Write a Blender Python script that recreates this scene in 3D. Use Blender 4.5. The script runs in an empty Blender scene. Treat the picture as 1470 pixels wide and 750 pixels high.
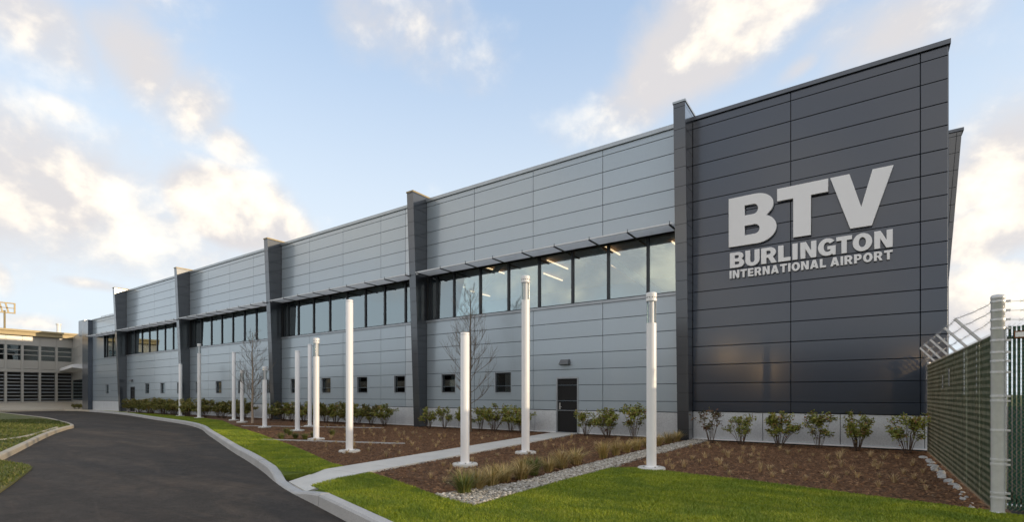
import bpy, bmesh, math, random
import numpy as np
from mathutils import Vector, Matrix
from mathutils.geometry import tessellate_polygon

SC = bpy.context.scene
COL = SC.collection
RND = random.Random(7)
NP = np.random.default_rng(11)
R = math.radians

# ------------------------------------------------------------------ camera
YAW = 34.806
cam_d = bpy.data.cameras.new("camera")
cam = bpy.data.objects.new("camera", cam_d)
COL.objects.link(cam)
cam.location = (0, 0, 1.5)
cam.rotation_euler = (R(90), 0, R(YAW))
cam_d.sensor_width = 36.0
cam_d.lens = 36.0 * 726.45 / 1470.0
cam_d.shift_y = 192.0 / 1470.0
cam_d.clip_start = 0.05
cam_d.clip_end = 6000
SC.camera = cam

# ------------------------------------------------------------------ light: low sun on the far right, behind the building line
SUN_AZ, SUN_EL = 75.0, 7.5            # degrees from +Y towards +X, elevation
sun_d = bpy.data.lights.new("sun", 'SUN')
sun_d.energy = 0.9
sun_d.angle = R(0.8)
sun_d.color = (1.0, 0.78, 0.52)
sun = bpy.data.objects.new("sun", sun_d)
COL.objects.link(sun)
sdir = Vector((math.sin(R(SUN_AZ)) * math.cos(R(SUN_EL)), math.cos(R(SUN_AZ)) * math.cos(R(SUN_EL)), math.sin(R(SUN_EL))))
sun.rotation_euler = sdir.to_track_quat('Z', 'Y').to_euler()
sun.location = (60, 30, 30)

SC.view_settings.view_transform = 'Standard'
SC.view_settings.look = 'None'
SC.view_settings.exposure = 1.66
SC.view_settings.gamma = 1.0
SC.view_settings.use_curve_mapping = False

# ------------------------------------------------------------------ world: evening sky with clouds
world = bpy.data.worlds.new("World")
SC.world = world
world.use_nodes = True
WN = world.node_tree
WN.nodes.clear()


def wn(t, **kw):
    n = WN.nodes.new(t)
    for k, v in kw.items():
        setattr(n, k, v)
    return n


def wlink(a, b):
    WN.links.new(a, b)


def wset(sock, v):
    if hasattr(v, 'is_linked') or hasattr(v, 'links'):
        wlink(v, sock)
    else:
        sock.default_value = v


def wmath(op, a, b=0.0, c=0.0, clamp=False):
    n = wn('ShaderNodeMath', operation=op)
    n.use_clamp = clamp
    wset(n.inputs[0], a); wset(n.inputs[1], b); wset(n.inputs[2], c)
    return n.outputs[0]


def wdot(v, vec):
    n = wn('ShaderNodeVectorMath', operation='DOT_PRODUCT')
    wlink(v, n.inputs[0]); n.inputs[1].default_value = vec
    return n.outputs['Value']


def wmix(fac, a, b):
    n = wn('ShaderNodeMix', data_type='RGBA')
    wset(n.inputs[0], fac); wset(n.inputs[6], a); wset(n.inputs[7], b)
    return n.outputs[2]


def smooth(v, lo, hi):
    n = wn('ShaderNodeMapRange', interpolation_type='SMOOTHSTEP')
    wset(n.inputs[0], v); n.inputs[1].default_value = lo; n.inputs[2].default_value = hi
    return n.outputs[0]


def sky_dir(px, py):
    cx, cz = (px - 735.0) / 726.45, (567.0 - py) / 726.45
    fx, fy = -math.sin(R(YAW)), math.cos(R(YAW))
    rx, ry = math.cos(R(YAW)), math.sin(R(YAW))
    return Vector((fx + rx * cx, fy + ry * cx, cz)).normalized()


def az_dir(az, el):
    return Vector((math.sin(R(az)) * math.cos(R(el)), math.cos(R(az)) * math.cos(R(el)), math.sin(R(el))))


tc = wn('ShaderNodeTexCoord')
D = tc.outputs['Generated']
# clouds: centre, half width and half height (as directions), tilt, weight
clouds = []


def cloud_px(px, py, rx, ry, rot, w):
    c, s = math.cos(R(rot)), math.sin(R(rot))
    e1 = (sky_dir(px + rx * c, py + rx * s) - sky_dir(px - rx * c, py - rx * s)) * 0.5
    e2 = (sky_dir(px - ry * s, py + ry * c) - sky_dir(px + ry * s, py - ry * c)) * 0.5
    clouds.append((sky_dir(px, py), e1, e2, w))


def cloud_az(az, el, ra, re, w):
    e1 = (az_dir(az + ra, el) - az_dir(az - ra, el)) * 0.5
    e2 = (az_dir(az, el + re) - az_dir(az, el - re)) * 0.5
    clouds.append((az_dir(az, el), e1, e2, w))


for a in [(325, 298, 88, 52, 4, 2.0), (415, 330, 45, 30, 10, 1.0), (140, 252, 95, 30, 8, 0.85),
          (60, 35, 170, 75, 22, 1.0), (190, 85, 125, 62, 25, 1.05), (275, 150, 80, 58, 45, 1.0),
          (325, 205, 60, 38, 35, 0.85), (90, 160, 80, 30, 5, 0.66), (590, 30, 150, 90, -5, 0.52),
          (990, 75, 200, 62, -24, 1.35), (1110, 5, 170, 46, -16, 0.95), (900, 150, 130, 50, -20, 0.6), (1150, 98, 40, 16, -15, 0.7),
          (1290, 40, 130, 60, -10, 0.9), (1450, 240, 110, 80, -15, 1.1), (1430, 330, 120, 46, -8, 1.2),
          (1420, 430, 120, 60, -5, 1.1), (130, 408, 75, 13, 4, 0.95), (0, 395, 26, 36, 0, 0.9), (50, 464, 70, 16, 0, 0.75)]:
    cloud_px(*a)
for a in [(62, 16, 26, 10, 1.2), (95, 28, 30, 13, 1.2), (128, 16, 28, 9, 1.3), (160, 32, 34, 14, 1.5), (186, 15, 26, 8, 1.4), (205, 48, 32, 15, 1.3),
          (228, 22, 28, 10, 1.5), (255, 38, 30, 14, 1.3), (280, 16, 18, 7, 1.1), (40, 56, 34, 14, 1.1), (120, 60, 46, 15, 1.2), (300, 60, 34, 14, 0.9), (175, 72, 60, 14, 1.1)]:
    cloud_az(*a)  # mostly out of view; bright rear clouds added to lift light on the facade

mask = None
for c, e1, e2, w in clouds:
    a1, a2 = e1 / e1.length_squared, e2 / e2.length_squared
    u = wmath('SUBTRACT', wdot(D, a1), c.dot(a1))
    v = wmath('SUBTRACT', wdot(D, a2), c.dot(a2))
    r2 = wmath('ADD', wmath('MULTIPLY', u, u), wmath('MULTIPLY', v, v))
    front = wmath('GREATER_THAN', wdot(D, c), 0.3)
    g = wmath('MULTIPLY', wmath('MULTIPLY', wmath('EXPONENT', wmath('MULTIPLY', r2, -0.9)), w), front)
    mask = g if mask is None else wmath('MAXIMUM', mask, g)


def cloud_noise(offset, scale, detail, rough, dist):
    m = wn('ShaderNodeMapping')
    wlink(D, m.inputs[0])
    m.inputs['Location'].default_value = offset
    m.inputs['Scale'].default_value = (1.0, 1.0, 1.25)
    n = wn('ShaderNodeTexNoise')
    wlink(m.outputs[0], n.inputs['Vector'])
    n.inputs['Scale'].default_value = scale
    n.inputs['Detail'].default_value = detail
    n.inputs['Roughness'].default_value = rough
    n.inputs['Distortion'].default_value = dist
    return n.outputs['Fac']


n1 = cloud_noise((1.3, 6.4, 2.9), 5.2, 9.0, 0.56, 0.12)
n1s = cloud_noise((1.3 + 0.030, 6.4 + 0.006, 2.9 + 0.050), 5.2, 6.0, 0.54, 0.12)
n2 = cloud_noise((0.3, 5.2, 2.2), 2.6, 5.0, 0.5, 0.2)
dens_in = wmath('ADD', mask, wmath('MULTIPLY', wmath('SUBTRACT', n1, 0.5), 1.7))
dens = wmath('MULTIPLY', smooth(dens_in, 0.18, 1.0), 0.93)
relief = wmath('MULTIPLY', wmath('SUBTRACT', n1, n1s), 4.6)
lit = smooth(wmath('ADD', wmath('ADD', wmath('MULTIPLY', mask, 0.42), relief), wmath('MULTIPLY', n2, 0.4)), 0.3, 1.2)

sky = wn('ShaderNodeTexSky', sky_type='NISHITA')
sky.sun_disc = False
sky.sun_elevation = R(SUN_EL)
sky.sun_rotation = R(SUN_AZ)
sky.altitude = 100
sky.air_density = 1.0
sky.dust_density = 1.2
sky.ozone_density = 1.6
K = 10.0                                   # the Background strength below is 1/K
CLEAR_GAIN = 0.88
skyc = wn('ShaderNodeMix', data_type='RGBA', blend_type='MULTIPLY')
skyc.inputs[0].default_value = 1.0
wlink(sky.outputs[0], skyc.inputs[6])
skyc.inputs[7].default_value = (CLEAR_GAIN, CLEAR_GAIN, CLEAR_GAIN, 1)
# thin high veil that lifts the clear sky towards pale blue
veil = wmix(0.55, skyc.outputs[2], (0.185 * K, 0.25 * K, 0.355 * K, 1))
sz = wn('ShaderNodeSeparateXYZ')
wlink(D, sz.inputs[0])
haze = wmath('MULTIPLY', smooth(wmath('MULTIPLY', sz.outputs[2], -1.0), -0.72, -0.18), 0.88)
veil = wmix(haze, veil, (0.268 * K, 0.294 * K, 0.318 * K, 1))
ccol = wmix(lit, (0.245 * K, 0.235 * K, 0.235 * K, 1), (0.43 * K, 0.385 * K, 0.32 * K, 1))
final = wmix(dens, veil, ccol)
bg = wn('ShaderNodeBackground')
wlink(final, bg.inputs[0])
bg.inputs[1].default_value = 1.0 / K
wo = wn('ShaderNodeOutputWorld')
wlink(bg.outputs[0], wo.inputs[0])
world.cycles.sampling_method = 'MANUAL'
world.cycles.sample_map_resolution = 1024

SC.render.engine = 'CYCLES'
SC.cycles.max_bounces = 7
SC.cycles.diffuse_bounces = 3
SC.cycles.glossy_bounces = 4
SC.cycles.transparent_max_bounces = 12
SC.cycles.caustics_reflective = False
SC.cycles.caustics_refractive = False
SC.cycles.use_denoising = True

# ------------------------------------------------------------------ materials
MATS = {}


class NT:
    def __init__(self, name):
        self.m = bpy.data.materials.new(name)
        self.m.use_nodes = True
        self.t = self.m.node_tree
        self.b = self.t.nodes['Principled BSDF']
        self.out = self.t.nodes['Material Output']
        self.tc = None
        MATS[name] = self.m

    def n(self, t, **kw):
        x = self.t.nodes.new(t)
        for k, v in kw.items():
            setattr(x, k, v)
        return x

    def l(self, a, b):
        self.t.links.new(a, b)

    def coord(self, kind='Object', scale=(1, 1, 1)):
        if kind == 'World':
            g = self.n('ShaderNodeNewGeometry').outputs['Position']
        else:
            g = self.n('ShaderNodeTexCoord').outputs[kind]
        m = self.n('ShaderNodeMapping')
        m.inputs['Scale'].default_value = scale
        self.l(g, m.inputs[0])
        return m.outputs[0]

    def noise(self, vec, scale, detail=4.0, rough=0.5, dist=0.0):
        x = self.n('ShaderNodeTexNoise')
        self.l(vec, x.inputs['Vector'])
        x.inputs['Scale'].default_value = scale
        x.inputs['Detail'].default_value = detail
        x.inputs['Roughness'].default_value = rough
        x.inputs['Distortion'].default_value = dist
        return x.outputs['Fac']

    def ramp(self, fac, stops):
        x = self.n('ShaderNodeValToRGB')
        e = x.color_ramp.elements
        while len(e) < len(stops):
            e.new(0.5)
        for i, (p, c) in enumerate(stops):
            e[i].position = p
            e[i].color = (*c, 1) if len(c) == 3 else c
        self.l(fac, x.inputs[0])
        return x.outputs[0]

    def mix(self, fac, a, b, blend='MIX'):
        x = self.n('ShaderNodeMix', data_type='RGBA', blend_type=blend)
        for s, v in ((x.inputs[0], fac), (x.inputs[6], a), (x.inputs[7], b)):
            if hasattr(v, 'links'):
                self.l(v, s)
            else:
                s.default_value = v if not isinstance(v, tuple) or len(v) == 4 else (*v, 1)
        return x.outputs[2]

    def math(self, op, a, b=0.0):
        x = self.n('ShaderNodeMath', operation=op)
        for s, v in ((x.inputs[0], a), (x.inputs[1], b)):
            if hasattr(v, 'links'):
                self.l(v, s)
            else:
                s.default_value = v
        return x.outputs[0]

    def bump(self, h, strength, dist=0.02):
        x = self.n('ShaderNodeBump')
        x.inputs['Strength'].default_value = strength
        x.inputs['Distance'].default_value = dist
        self.l(h, x.inputs['Height'])
        self.l(x.outputs[0], self.b.inputs['Normal'])

    def set(self, **kw):
        for k, v in kw.items():
            s = self.b.inputs[k.replace('_', ' ')]
            if hasattr(v, 'links'):
                self.l(v, s)
            else:
                s.default_value = (*v, 1) if isinstance(v, tuple) and len(v) == 3 else v


def plain(name, col, rough=0.5, metal=0.0, var=0.08, scale=3.0, bump=0.0, bscale=40.0, kind='World'):
    k = NT(name)
    v = k.coord(kind)
    nz = k.noise(v, scale, 5, 0.6)
    lo = tuple(c * (1 - var) for c in col)
    hi = tuple(min(1, c * (1 + var)) for c in col)
    k.set(Base_Color=k.ramp(nz, [(0.3, lo), (0.7, hi)]), Roughness=rough, Metallic=metal)
    if bump:
        k.bump(k.noise(v, bscale, 4, 0.6), bump)
    return k.m


def panel_mat(name, col, rough, metal, var, coat=0.14):
    k = NT(name)
    v = k.coord('World')
    oi = k.n('ShaderNodeObjectInfo').outputs['Random']
    rr = k.ramp(oi, [(0.0, tuple(c * (1 - var) for c in col)), (1.0, tuple(c * (1 + var) for c in col))])
    streak = k.noise(k.coord('World', (2.2, 2.2, 0.25)), 1.6, 5, 0.6)
    rr = k.mix(k.math('MULTIPLY', streak, 0.16), rr, tuple(c * 0.72 for c in col))
    k.set(Base_Color=rr, Metallic=metal)
    k.b.inputs['Coat Weight'].default_value = 1.0
    k.b.inputs['Coat Roughness'].default_value = coat
    k.b.inputs['Coat IOR'].default_value = 1.6
    rf = k.n('ShaderNodeMapRange')
    k.l(k.noise(v, 1.3, 4, 0.6), rf.inputs[0])
    rf.inputs[3].default_value = rough - 0.03
    rf.inputs[4].default_value = rough + 0.05
    k.l(rf.outputs[0], k.b.inputs['Roughness'])
    return k.m


panel_mat('grey_panel', (0.40, 0.475, 0.535), 0.34, 0.35, 0.025)
panel_mat('trim_panel', (0.50, 0.56, 0.61), 0.34, 0.35, 0.02)
panel_mat('dark_panel', (0.031, 0.046, 0.074), 0.30, 0.5, 0.03, 0.15)
panel_mat('fin_metal', (0.062, 0.071, 0.085), 0.30, 0.5, 0.03, 0.13)
panel_mat('far_metal', (0.42, 0.405, 0.37), 0.42, 0.2, 0.02, 0.38)
plain('coping', (0.42, 0.46, 0.49), 0.35, 0.6)
plain('dark_coping', (0.13, 0.145, 0.17), 0.33, 0.6)
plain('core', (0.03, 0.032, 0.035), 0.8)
plain('roof', (0.25, 0.25, 0.25), 0.9)
plain('frame', (0.035, 0.04, 0.047), 0.35, 0.4)
plain('sill', (0.36, 0.39, 0.42), 0.35, 0.6)
plain('shade_metal', (0.70, 0.73, 0.75), 0.45, 0.2)
plain('door_paint', (0.018, 0.018, 0.019), 0.7, 0.0, 0.05)
MATS['door_paint'].node_tree.nodes['Principled BSDF'].inputs['Specular IOR Level'].default_value = 0.2
plain('steel', (0.55, 0.55, 0.54), 0.3, 0.9)
plain('galvanised', (0.78, 0.79, 0.80), 0.27, 0.85, 0.08, 14.0)
plain('white_paint', (0.91, 0.915, 0.925), 0.32, 0.0, 0.015, 2.0)
plain('sign_white', (0.93, 0.935, 0.94), 0.4, 0.0, 0.01)
plain('base_stone', (0.62, 0.61, 0.57), 0.8, 0.0, 0.1, 9, 0.2, 60)
plain('interior_wall', (0.34, 0.35, 0.36), 0.7)
plain('interior_floor', (0.16, 0.15, 0.14), 0.6)
plain('interior_beam', (0.85, 0.87, 0.87), 0.5)
plain('dark_room', (0.06, 0.045, 0.035), 0.8)
plain('blind', (0.30, 0.15, 0.06), 0.6, 0.0, 0.2, 20)
plain('pole_dark', (0.05, 0.052, 0.055), 0.45, 0.3)
plain('bark_grey', (0.17, 0.135, 0.10), 0.8, 0.0, 0.3, 30)
plain('bark_pale', (0.42, 0.33, 0.25), 0.8, 0.0, 0.25, 20)
plain('stem', (0.10, 0.065, 0.045), 0.8, 0.0, 0.2, 30)
plain('garage_concrete', (0.42, 0.38, 0.33), 0.8)
plain('hall_dark', (0.055, 0.042, 0.034), 0.9)
plain('garage_dark', (0.045, 0.042, 0.04), 0.8)
plain('red_metal', (0.20, 0.07, 0.045), 0.45, 0.4)
plain('slat_green', (0.009, 0.066, 0.042), 0.5, 0.0, 0.2, 6)
plain('wire', (0.33, 0.275, 0.18), 0.55, 0.2, 0.3, 8)
plain('lamp_grey', (0.13, 0.14, 0.15), 0.5, 0.3)
plain('post_steel', (0.66, 0.67, 0.68), 0.34, 0.25, 0.07, 14.0)
plain('rust', (0.20, 0.08, 0.03), 0.8, 0.0, 0.3, 30)
plain('gold_metal', (0.36, 0.29, 0.16), 0.5, 0.2)
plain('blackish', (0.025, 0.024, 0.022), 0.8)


def emit(name, col, s):
    k = NT(name)
    k.set(Base_Color=col, Emission_Color=col, Emission_Strength=s)


emit('ceiling_lamp', (1.0, 0.66, 0.38), 0.8)
emit('street_lamp', (1.0, 0.62, 0.25), 34.0)


def wood_ceiling():
    k = NT('wood')
    v = k.coord('World', (0.6, 6, 6))
    nz = k.noise(v, 3.0, 6, 0.6)
    k.set(Base_Color=k.ramp(nz, [(0.3, (0.34, 0.19, 0.08)), (0.7, (0.50, 0.30, 0.14))]), Roughness=0.5)


wood_ceiling()


def glass_mat(name, tint, refl, ior=1.5, rough=0.0):
    k = NT(name)
    k.t.nodes.remove(k.b)
    tr = k.n('ShaderNodeBsdfTransparent'); tr.inputs[0].default_value = (*tint, 1)
    gl = k.n('ShaderNodeBsdfGlossy'); gl.inputs['Color'].default_value = (0.84, 0.95, 0.97, 1); gl.inputs['Roughness'].default_value = rough
    fr = k.n('ShaderNodeFresnel'); fr.inputs[0].default_value = ior
    v = k.coord('World', (0.45, 1, 0.5))
    bp = k.n('ShaderNodeBump'); bp.inputs['Strength'].default_value = 0.02; bp.inputs['Distance'].default_value = 0.05
    k.l(k.noise(v, 0.8, 1, 0.3), bp.inputs['Height'])
    k.l(bp.outputs[0], gl.inputs['Normal'])
    mr = k.n('ShaderNodeMapRange')
    k.l(fr.outputs[0], mr.inputs[0])
    mr.inputs[3].default_value = refl
    mr.inputs[4].default_value = 1.0
    mx = k.n('ShaderNodeMixShader')
    k.l(mr.outputs[0], mx.inputs[0]); k.l(tr.outputs[0], mx.inputs[1]); k.l(gl.outputs[0], mx.inputs[2])
    k.l(mx.outputs[0], k.out.inputs[0])


glass_mat('window_glass', (0.88, 0.93, 0.92), 0.30)
glass_mat('far_glass', (0.75, 0.78, 0.78), 0.06)
glass_mat('lamp_glass', (0.95, 0.96, 0.97), 0.06)


def concrete_mat(name, col, sp=0.18, bump=0.25, stain=0.35):
    k = NT(name)
    v = k.coord('World')
    a = k.noise(v, 1.1, 6, 0.65)
    b = k.noise(v, 70, 3, 0.7)
    c = k.ramp(a, [(0.3, tuple(x * (1 - stain * 0.6) for x in col)), (0.65, col)])
    c = k.mix(sp, c, k.ramp(b, [(0.35, tuple(x * 0.45 for x in col)), (0.65, tuple(min(1, x * 1.45) for x in col))]))
    k.set(Base_Color=c, Roughness=0.85)
    k.bump(b, bump, 0.01)


concrete_mat('kerb_concrete', (0.50, 0.50, 0.49), 0.3)
concrete_mat('walk_concrete', (0.66, 0.645, 0.60), 0.12)
concrete_mat('tan_concrete', (0.52, 0.46, 0.36), 0.2)


def base_panel():
    k = NT('base_panel')
    v = k.coord('World')
    a = k.noise(k.coord('World', (1, 1, 0.5)), 2.4, 6, 0.65)
    sp = k.noise(v, 26, 5, 0.75)
    c = k.ramp(a, [(0.25, (0.50, 0.53, 0.56)), (0.7, (0.66, 0.70, 0.73))])
    c = k.mix(0.45, c, k.ramp(sp, [(0.35, (0.42, 0.45, 0.48)), (0.6, (0.74, 0.77, 0.80))]))
    k.set(Base_Color=c, Roughness=0.5, Metallic=0.15)


base_panel()


def asphalt():
    k = NT('asphalt')
    v = k.coord('World')
    big = k.noise(k.coord('World', (0.16, 0.45, 1)), 1.0, 5, 0.6, 0.4)
    fine = k.noise(v, 48, 4, 0.75)
    mid = k.noise(v, 14, 5, 0.7)
    c = k.ramp(big, [(0.28, (0.028, 0.024, 0.021)), (0.5, (0.044, 0.038, 0.033)), (0.70, (0.075, 0.062, 0.051))])
    c = k.mix(0.5, c, k.ramp(fine, [(0.34, (0.012, 0.011, 0.010)), (0.66, (0.104, 0.091, 0.078))]))
    # sandy dust drifting over the surface in thin streaks
    d = k.noise(k.coord('World', (0.32, 1.5, 1)), 0.9, 7, 0.7, 1.2)
    c = k.mix(k.math('MULTIPLY', k.ramp(d, [(0.46, (0, 0, 0)), (0.70, (1, 1, 1))]), 0.6), c, (0.118, 0.088, 0.064))
    mo = k.noise(v, 2.6, 8, 0.72, 0.6)
    c = k.mix(0.55, c, k.mix(1.0, c, k.ramp(mo, [(0.30, (0.40, 0.40, 0.40)), (0.5, (0.95, 0.95, 0.95)), (0.70, (1.8, 1.7, 1.6))]), 'MULTIPLY'))
    # wheel tracks polished darker along the drive, hairline cracks and pale aggregate grains
    w_ = k.noise(k.coord('World', (0.07, 0.9, 1)), 1.3, 3, 0.5, 0.3)
    c = k.mix(k.math('MULTIPLY', k.ramp(w_, [(0.42, (1, 1, 1)), (0.55, (0, 0, 0))]), 0.35), c, (0.024, 0.021, 0.019))
    vo = k.n('ShaderNodeTexVoronoi', feature='DISTANCE_TO_EDGE')
    k.l(k.coord('World', (0.30, 0.42, 1)), vo.inputs['Vector'])
    vo.inputs['Scale'].default_value = 0.55
    c = k.mix(k.math('MULTIPLY', k.ramp(k.math('ADD', vo.outputs['Distance'], k.math('MULTIPLY', mid, 0.012)), [(0.004, (1, 1, 1)), (0.012, (0, 0, 0))]), 0.16), c, (0.10, 0.085, 0.07))
    gr_ = k.noise(v, 300, 1, 0.5)
    c = k.mix(k.math('MULTIPLY', k.ramp(gr_, [(0.60, (0, 0, 0)), (0.68, (1, 1, 1))]), 0.5), c, (0.19, 0.17, 0.15))
    k.set(Base_Color=c, Roughness=k.ramp(mid, [(0.3, (0.78,) * 3), (0.7, (0.92,) * 3)]))
    k.b.inputs['Specular IOR Level'].default_value = 0.2
    k.bump(k.math('ADD', k.math('MULTIPLY', fine, 0.7), mid), 0.45, 0.012)


asphalt()


def mulch():
    k = NT('mulch')
    v = k.coord('World')
    a = k.noise(v, 1.3, 6, 0.7)
    b = k.noise(k.coord('World', (1, 1.4, 1)), 34, 6, 0.75, 0.8)
    c = k.ramp(b, [(0.30, (0.042, 0.021, 0.010)), (0.5, (0.140, 0.072, 0.034)), (0.72, (0.30, 0.165, 0.082))])
    c = k.mix(0.35, c, k.ramp(a, [(0.3, (0.10, 0.050, 0.024)), (0.7, (0.22, 0.118, 0.058))]))
    k.set(Base_Color=c, Roughness=0.95)
    k.bump(b, 0.9, 0.04)
    k = NT('mulch_chip')
    at = k.n('ShaderNodeAttribute', attribute_name='tone').outputs['Fac']
    k.set(Base_Color=k.ramp(at, [(0.0, (0.06, 0.030, 0.014)), (0.6, (0.21, 0.105, 0.050)), (0.92, (0.35, 0.195, 0.095)), (1.0, (0.48, 0.36, 0.23))]), Roughness=0.9)


mulch()


def grassy():
    k = NT('lawn_soil')
    v = k.coord('World')
    a = k.noise(v, 30, 5, 0.7)
    k.set(Base_Color=k.ramp(a, [(0.3, (0.07, 0.10, 0.008)), (0.7, (0.15, 0.20, 0.014))]), Roughness=0.9)
    k.bump(a, 0.6, 0.03)
    k = NT('lawn_blade')
    at = k.n('ShaderNodeAttribute', attribute_name='tone').outputs['Fac']
    big = k.noise(k.coord('World', (1, 1.6, 1)), 0.9, 4, 0.65, 0.5)
    c = k.ramp(at, [(0.0, (0.13, 0.195, 0.008)), (0.5, (0.28, 0.345, 0.012)), (0.85, (0.45, 0.475, 0.026)), (1.0, (0.55, 0.48, 0.12))])
    c = k.mix(k.ramp(big, [(0.40, (0, 0, 0)), (0.60, (0.75, 0.75, 0.75))]), c, (0.115, 0.195, 0.009))
    pat = k.noise(k.coord('World', (0.8, 2.4, 1)), 1.5, 5, 0.7, 0.8)
    c = k.mix(k.ramp(pat, [(0.56, (0, 0, 0)), (0.70, (0.55, 0.55, 0.55))]), c, (0.42, 0.42, 0.05))
    k.set(Base_Color=c, Roughness=0.55)
    k.b.inputs['Subsurface Weight'].default_value = 0.0
    k = NT('verge_blade')
    at = k.n('ShaderNodeAttribute', attribute_name='tone').outputs['Fac']
    k.set(Base_Color=k.ramp(at, [(0.0, (0.05, 0.08, 0.012)), (0.6, (0.11, 0.14, 0.02)), (1.0, (0.30, 0.24, 0.11))]), Roughness=0.7)
    k = NT('verge_soil')
    v = k.coord('World')
    a = k.noise(k.coord('World', (0.5, 1, 1)), 0.8, 6, 0.7)
    c = k.ramp(a, [(0.34, (0.05, 0.085, 0.014)), (0.52, (0.115, 0.125, 0.035)), (0.70, (0.30, 0.235, 0.12))])
    b = k.noise(v, 25, 5, 0.75)
    c = k.mix(0.5, c, k.ramp(b, [(0.3, (0.03, 0.045, 0.01)), (0.7, (0.19, 0.19, 0.06))]))
    k.set(Base_Color=c, Roughness=0.95)
    k.bump(b, 0.8, 0.04)


grassy()


def leafy(name, stops, rough=0.45):
    k = NT(name)
    at = k.n('ShaderNodeAttribute', attribute_name='tone').outputs['Fac']
    oi = k.n('ShaderNodeObjectInfo').outputs['Random']
    c = k.ramp(at, stops)
    hs = k.n('ShaderNodeHueSaturation')
    k.l(c, hs.inputs['Color'])
    hs.inputs['Hue'].default_value = 0.5
    mr = k.n('ShaderNodeMapRange')
    k.l(oi, mr.inputs[0]); mr.inputs[3].default_value = 0.82; mr.inputs[4].default_value = 1.2
    k.l(mr.outputs[0], hs.inputs['Value'])
    k.set(Base_Color=hs.outputs[0], Roughness=rough)


leafy('shrub_leaf', [(0.0, (0.11, 0.14, 0.024)), (0.45, (0.23, 0.265, 0.040)), (0.8, (0.38, 0.385, 0.07)), (0.92, (0.38, 0.28, 0.08)), (1.0, (0.30, 0.12, 0.06))])
leafy('hedge_leaf', [(0.0, (0.10, 0.115, 0.025)), (0.45, (0.21, 0.22, 0.045)), (0.8, (0.35, 0.325, 0.08)), (1.0, (0.36, 0.22, 0.09))])
leafy('sparse_leaf', [(0.0, (0.08, 0.09, 0.025)), (0.4, (0.16, 0.15, 0.045)), (0.7, (0.19, 0.11, 0.05)), (1.0, (0.19, 0.075, 0.045))])
leafy('sedge', [(0.0, (0.10, 0.125, 0.02)), (0.3, (0.24, 0.21, 0.05)), (0.65, (0.44, 0.31, 0.11)), (1.0, (0.62, 0.46, 0.22))], 0.6)
leafy('green_sedge', [(0.0, (0.06, 0.085, 0.015)), (0.6, (0.13, 0.155, 0.028)), (1.0, (0.36, 0.27, 0.09))], 0.6)
leafy('dry_grass', [(0.0, (0.30, 0.20, 0.10)), (0.6, (0.52, 0.37, 0.19)), (0.9, (0.62, 0.48, 0.27)), (1.0, (0.26, 0.30, 0.06))], 0.7)


def stones():
    k = NT('gravel')
    at = k.n('ShaderNodeAttribute', attribute_name='tone').outputs['Fac']
    k.set(Base_Color=k.ramp(at, [(0.0, (0.16, 0.145, 0.12)), (0.4, (0.33, 0.30, 0.25)), (0.8, (0.48, 0.45, 0.39)), (1.0, (0.66, 0.63, 0.58))]), Roughness=0.8)
    k = NT('rock')
    v = k.coord('World')
    a = k.noise(v, 14, 5, 0.7)
    k.set(Base_Color=k.ramp(a, [(0.3, (0.32, 0.32, 0.31)), (0.7, (0.60, 0.59, 0.57))]), Roughness=0.85)
    k.bump(a, 0.5, 0.02)


stones()


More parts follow.
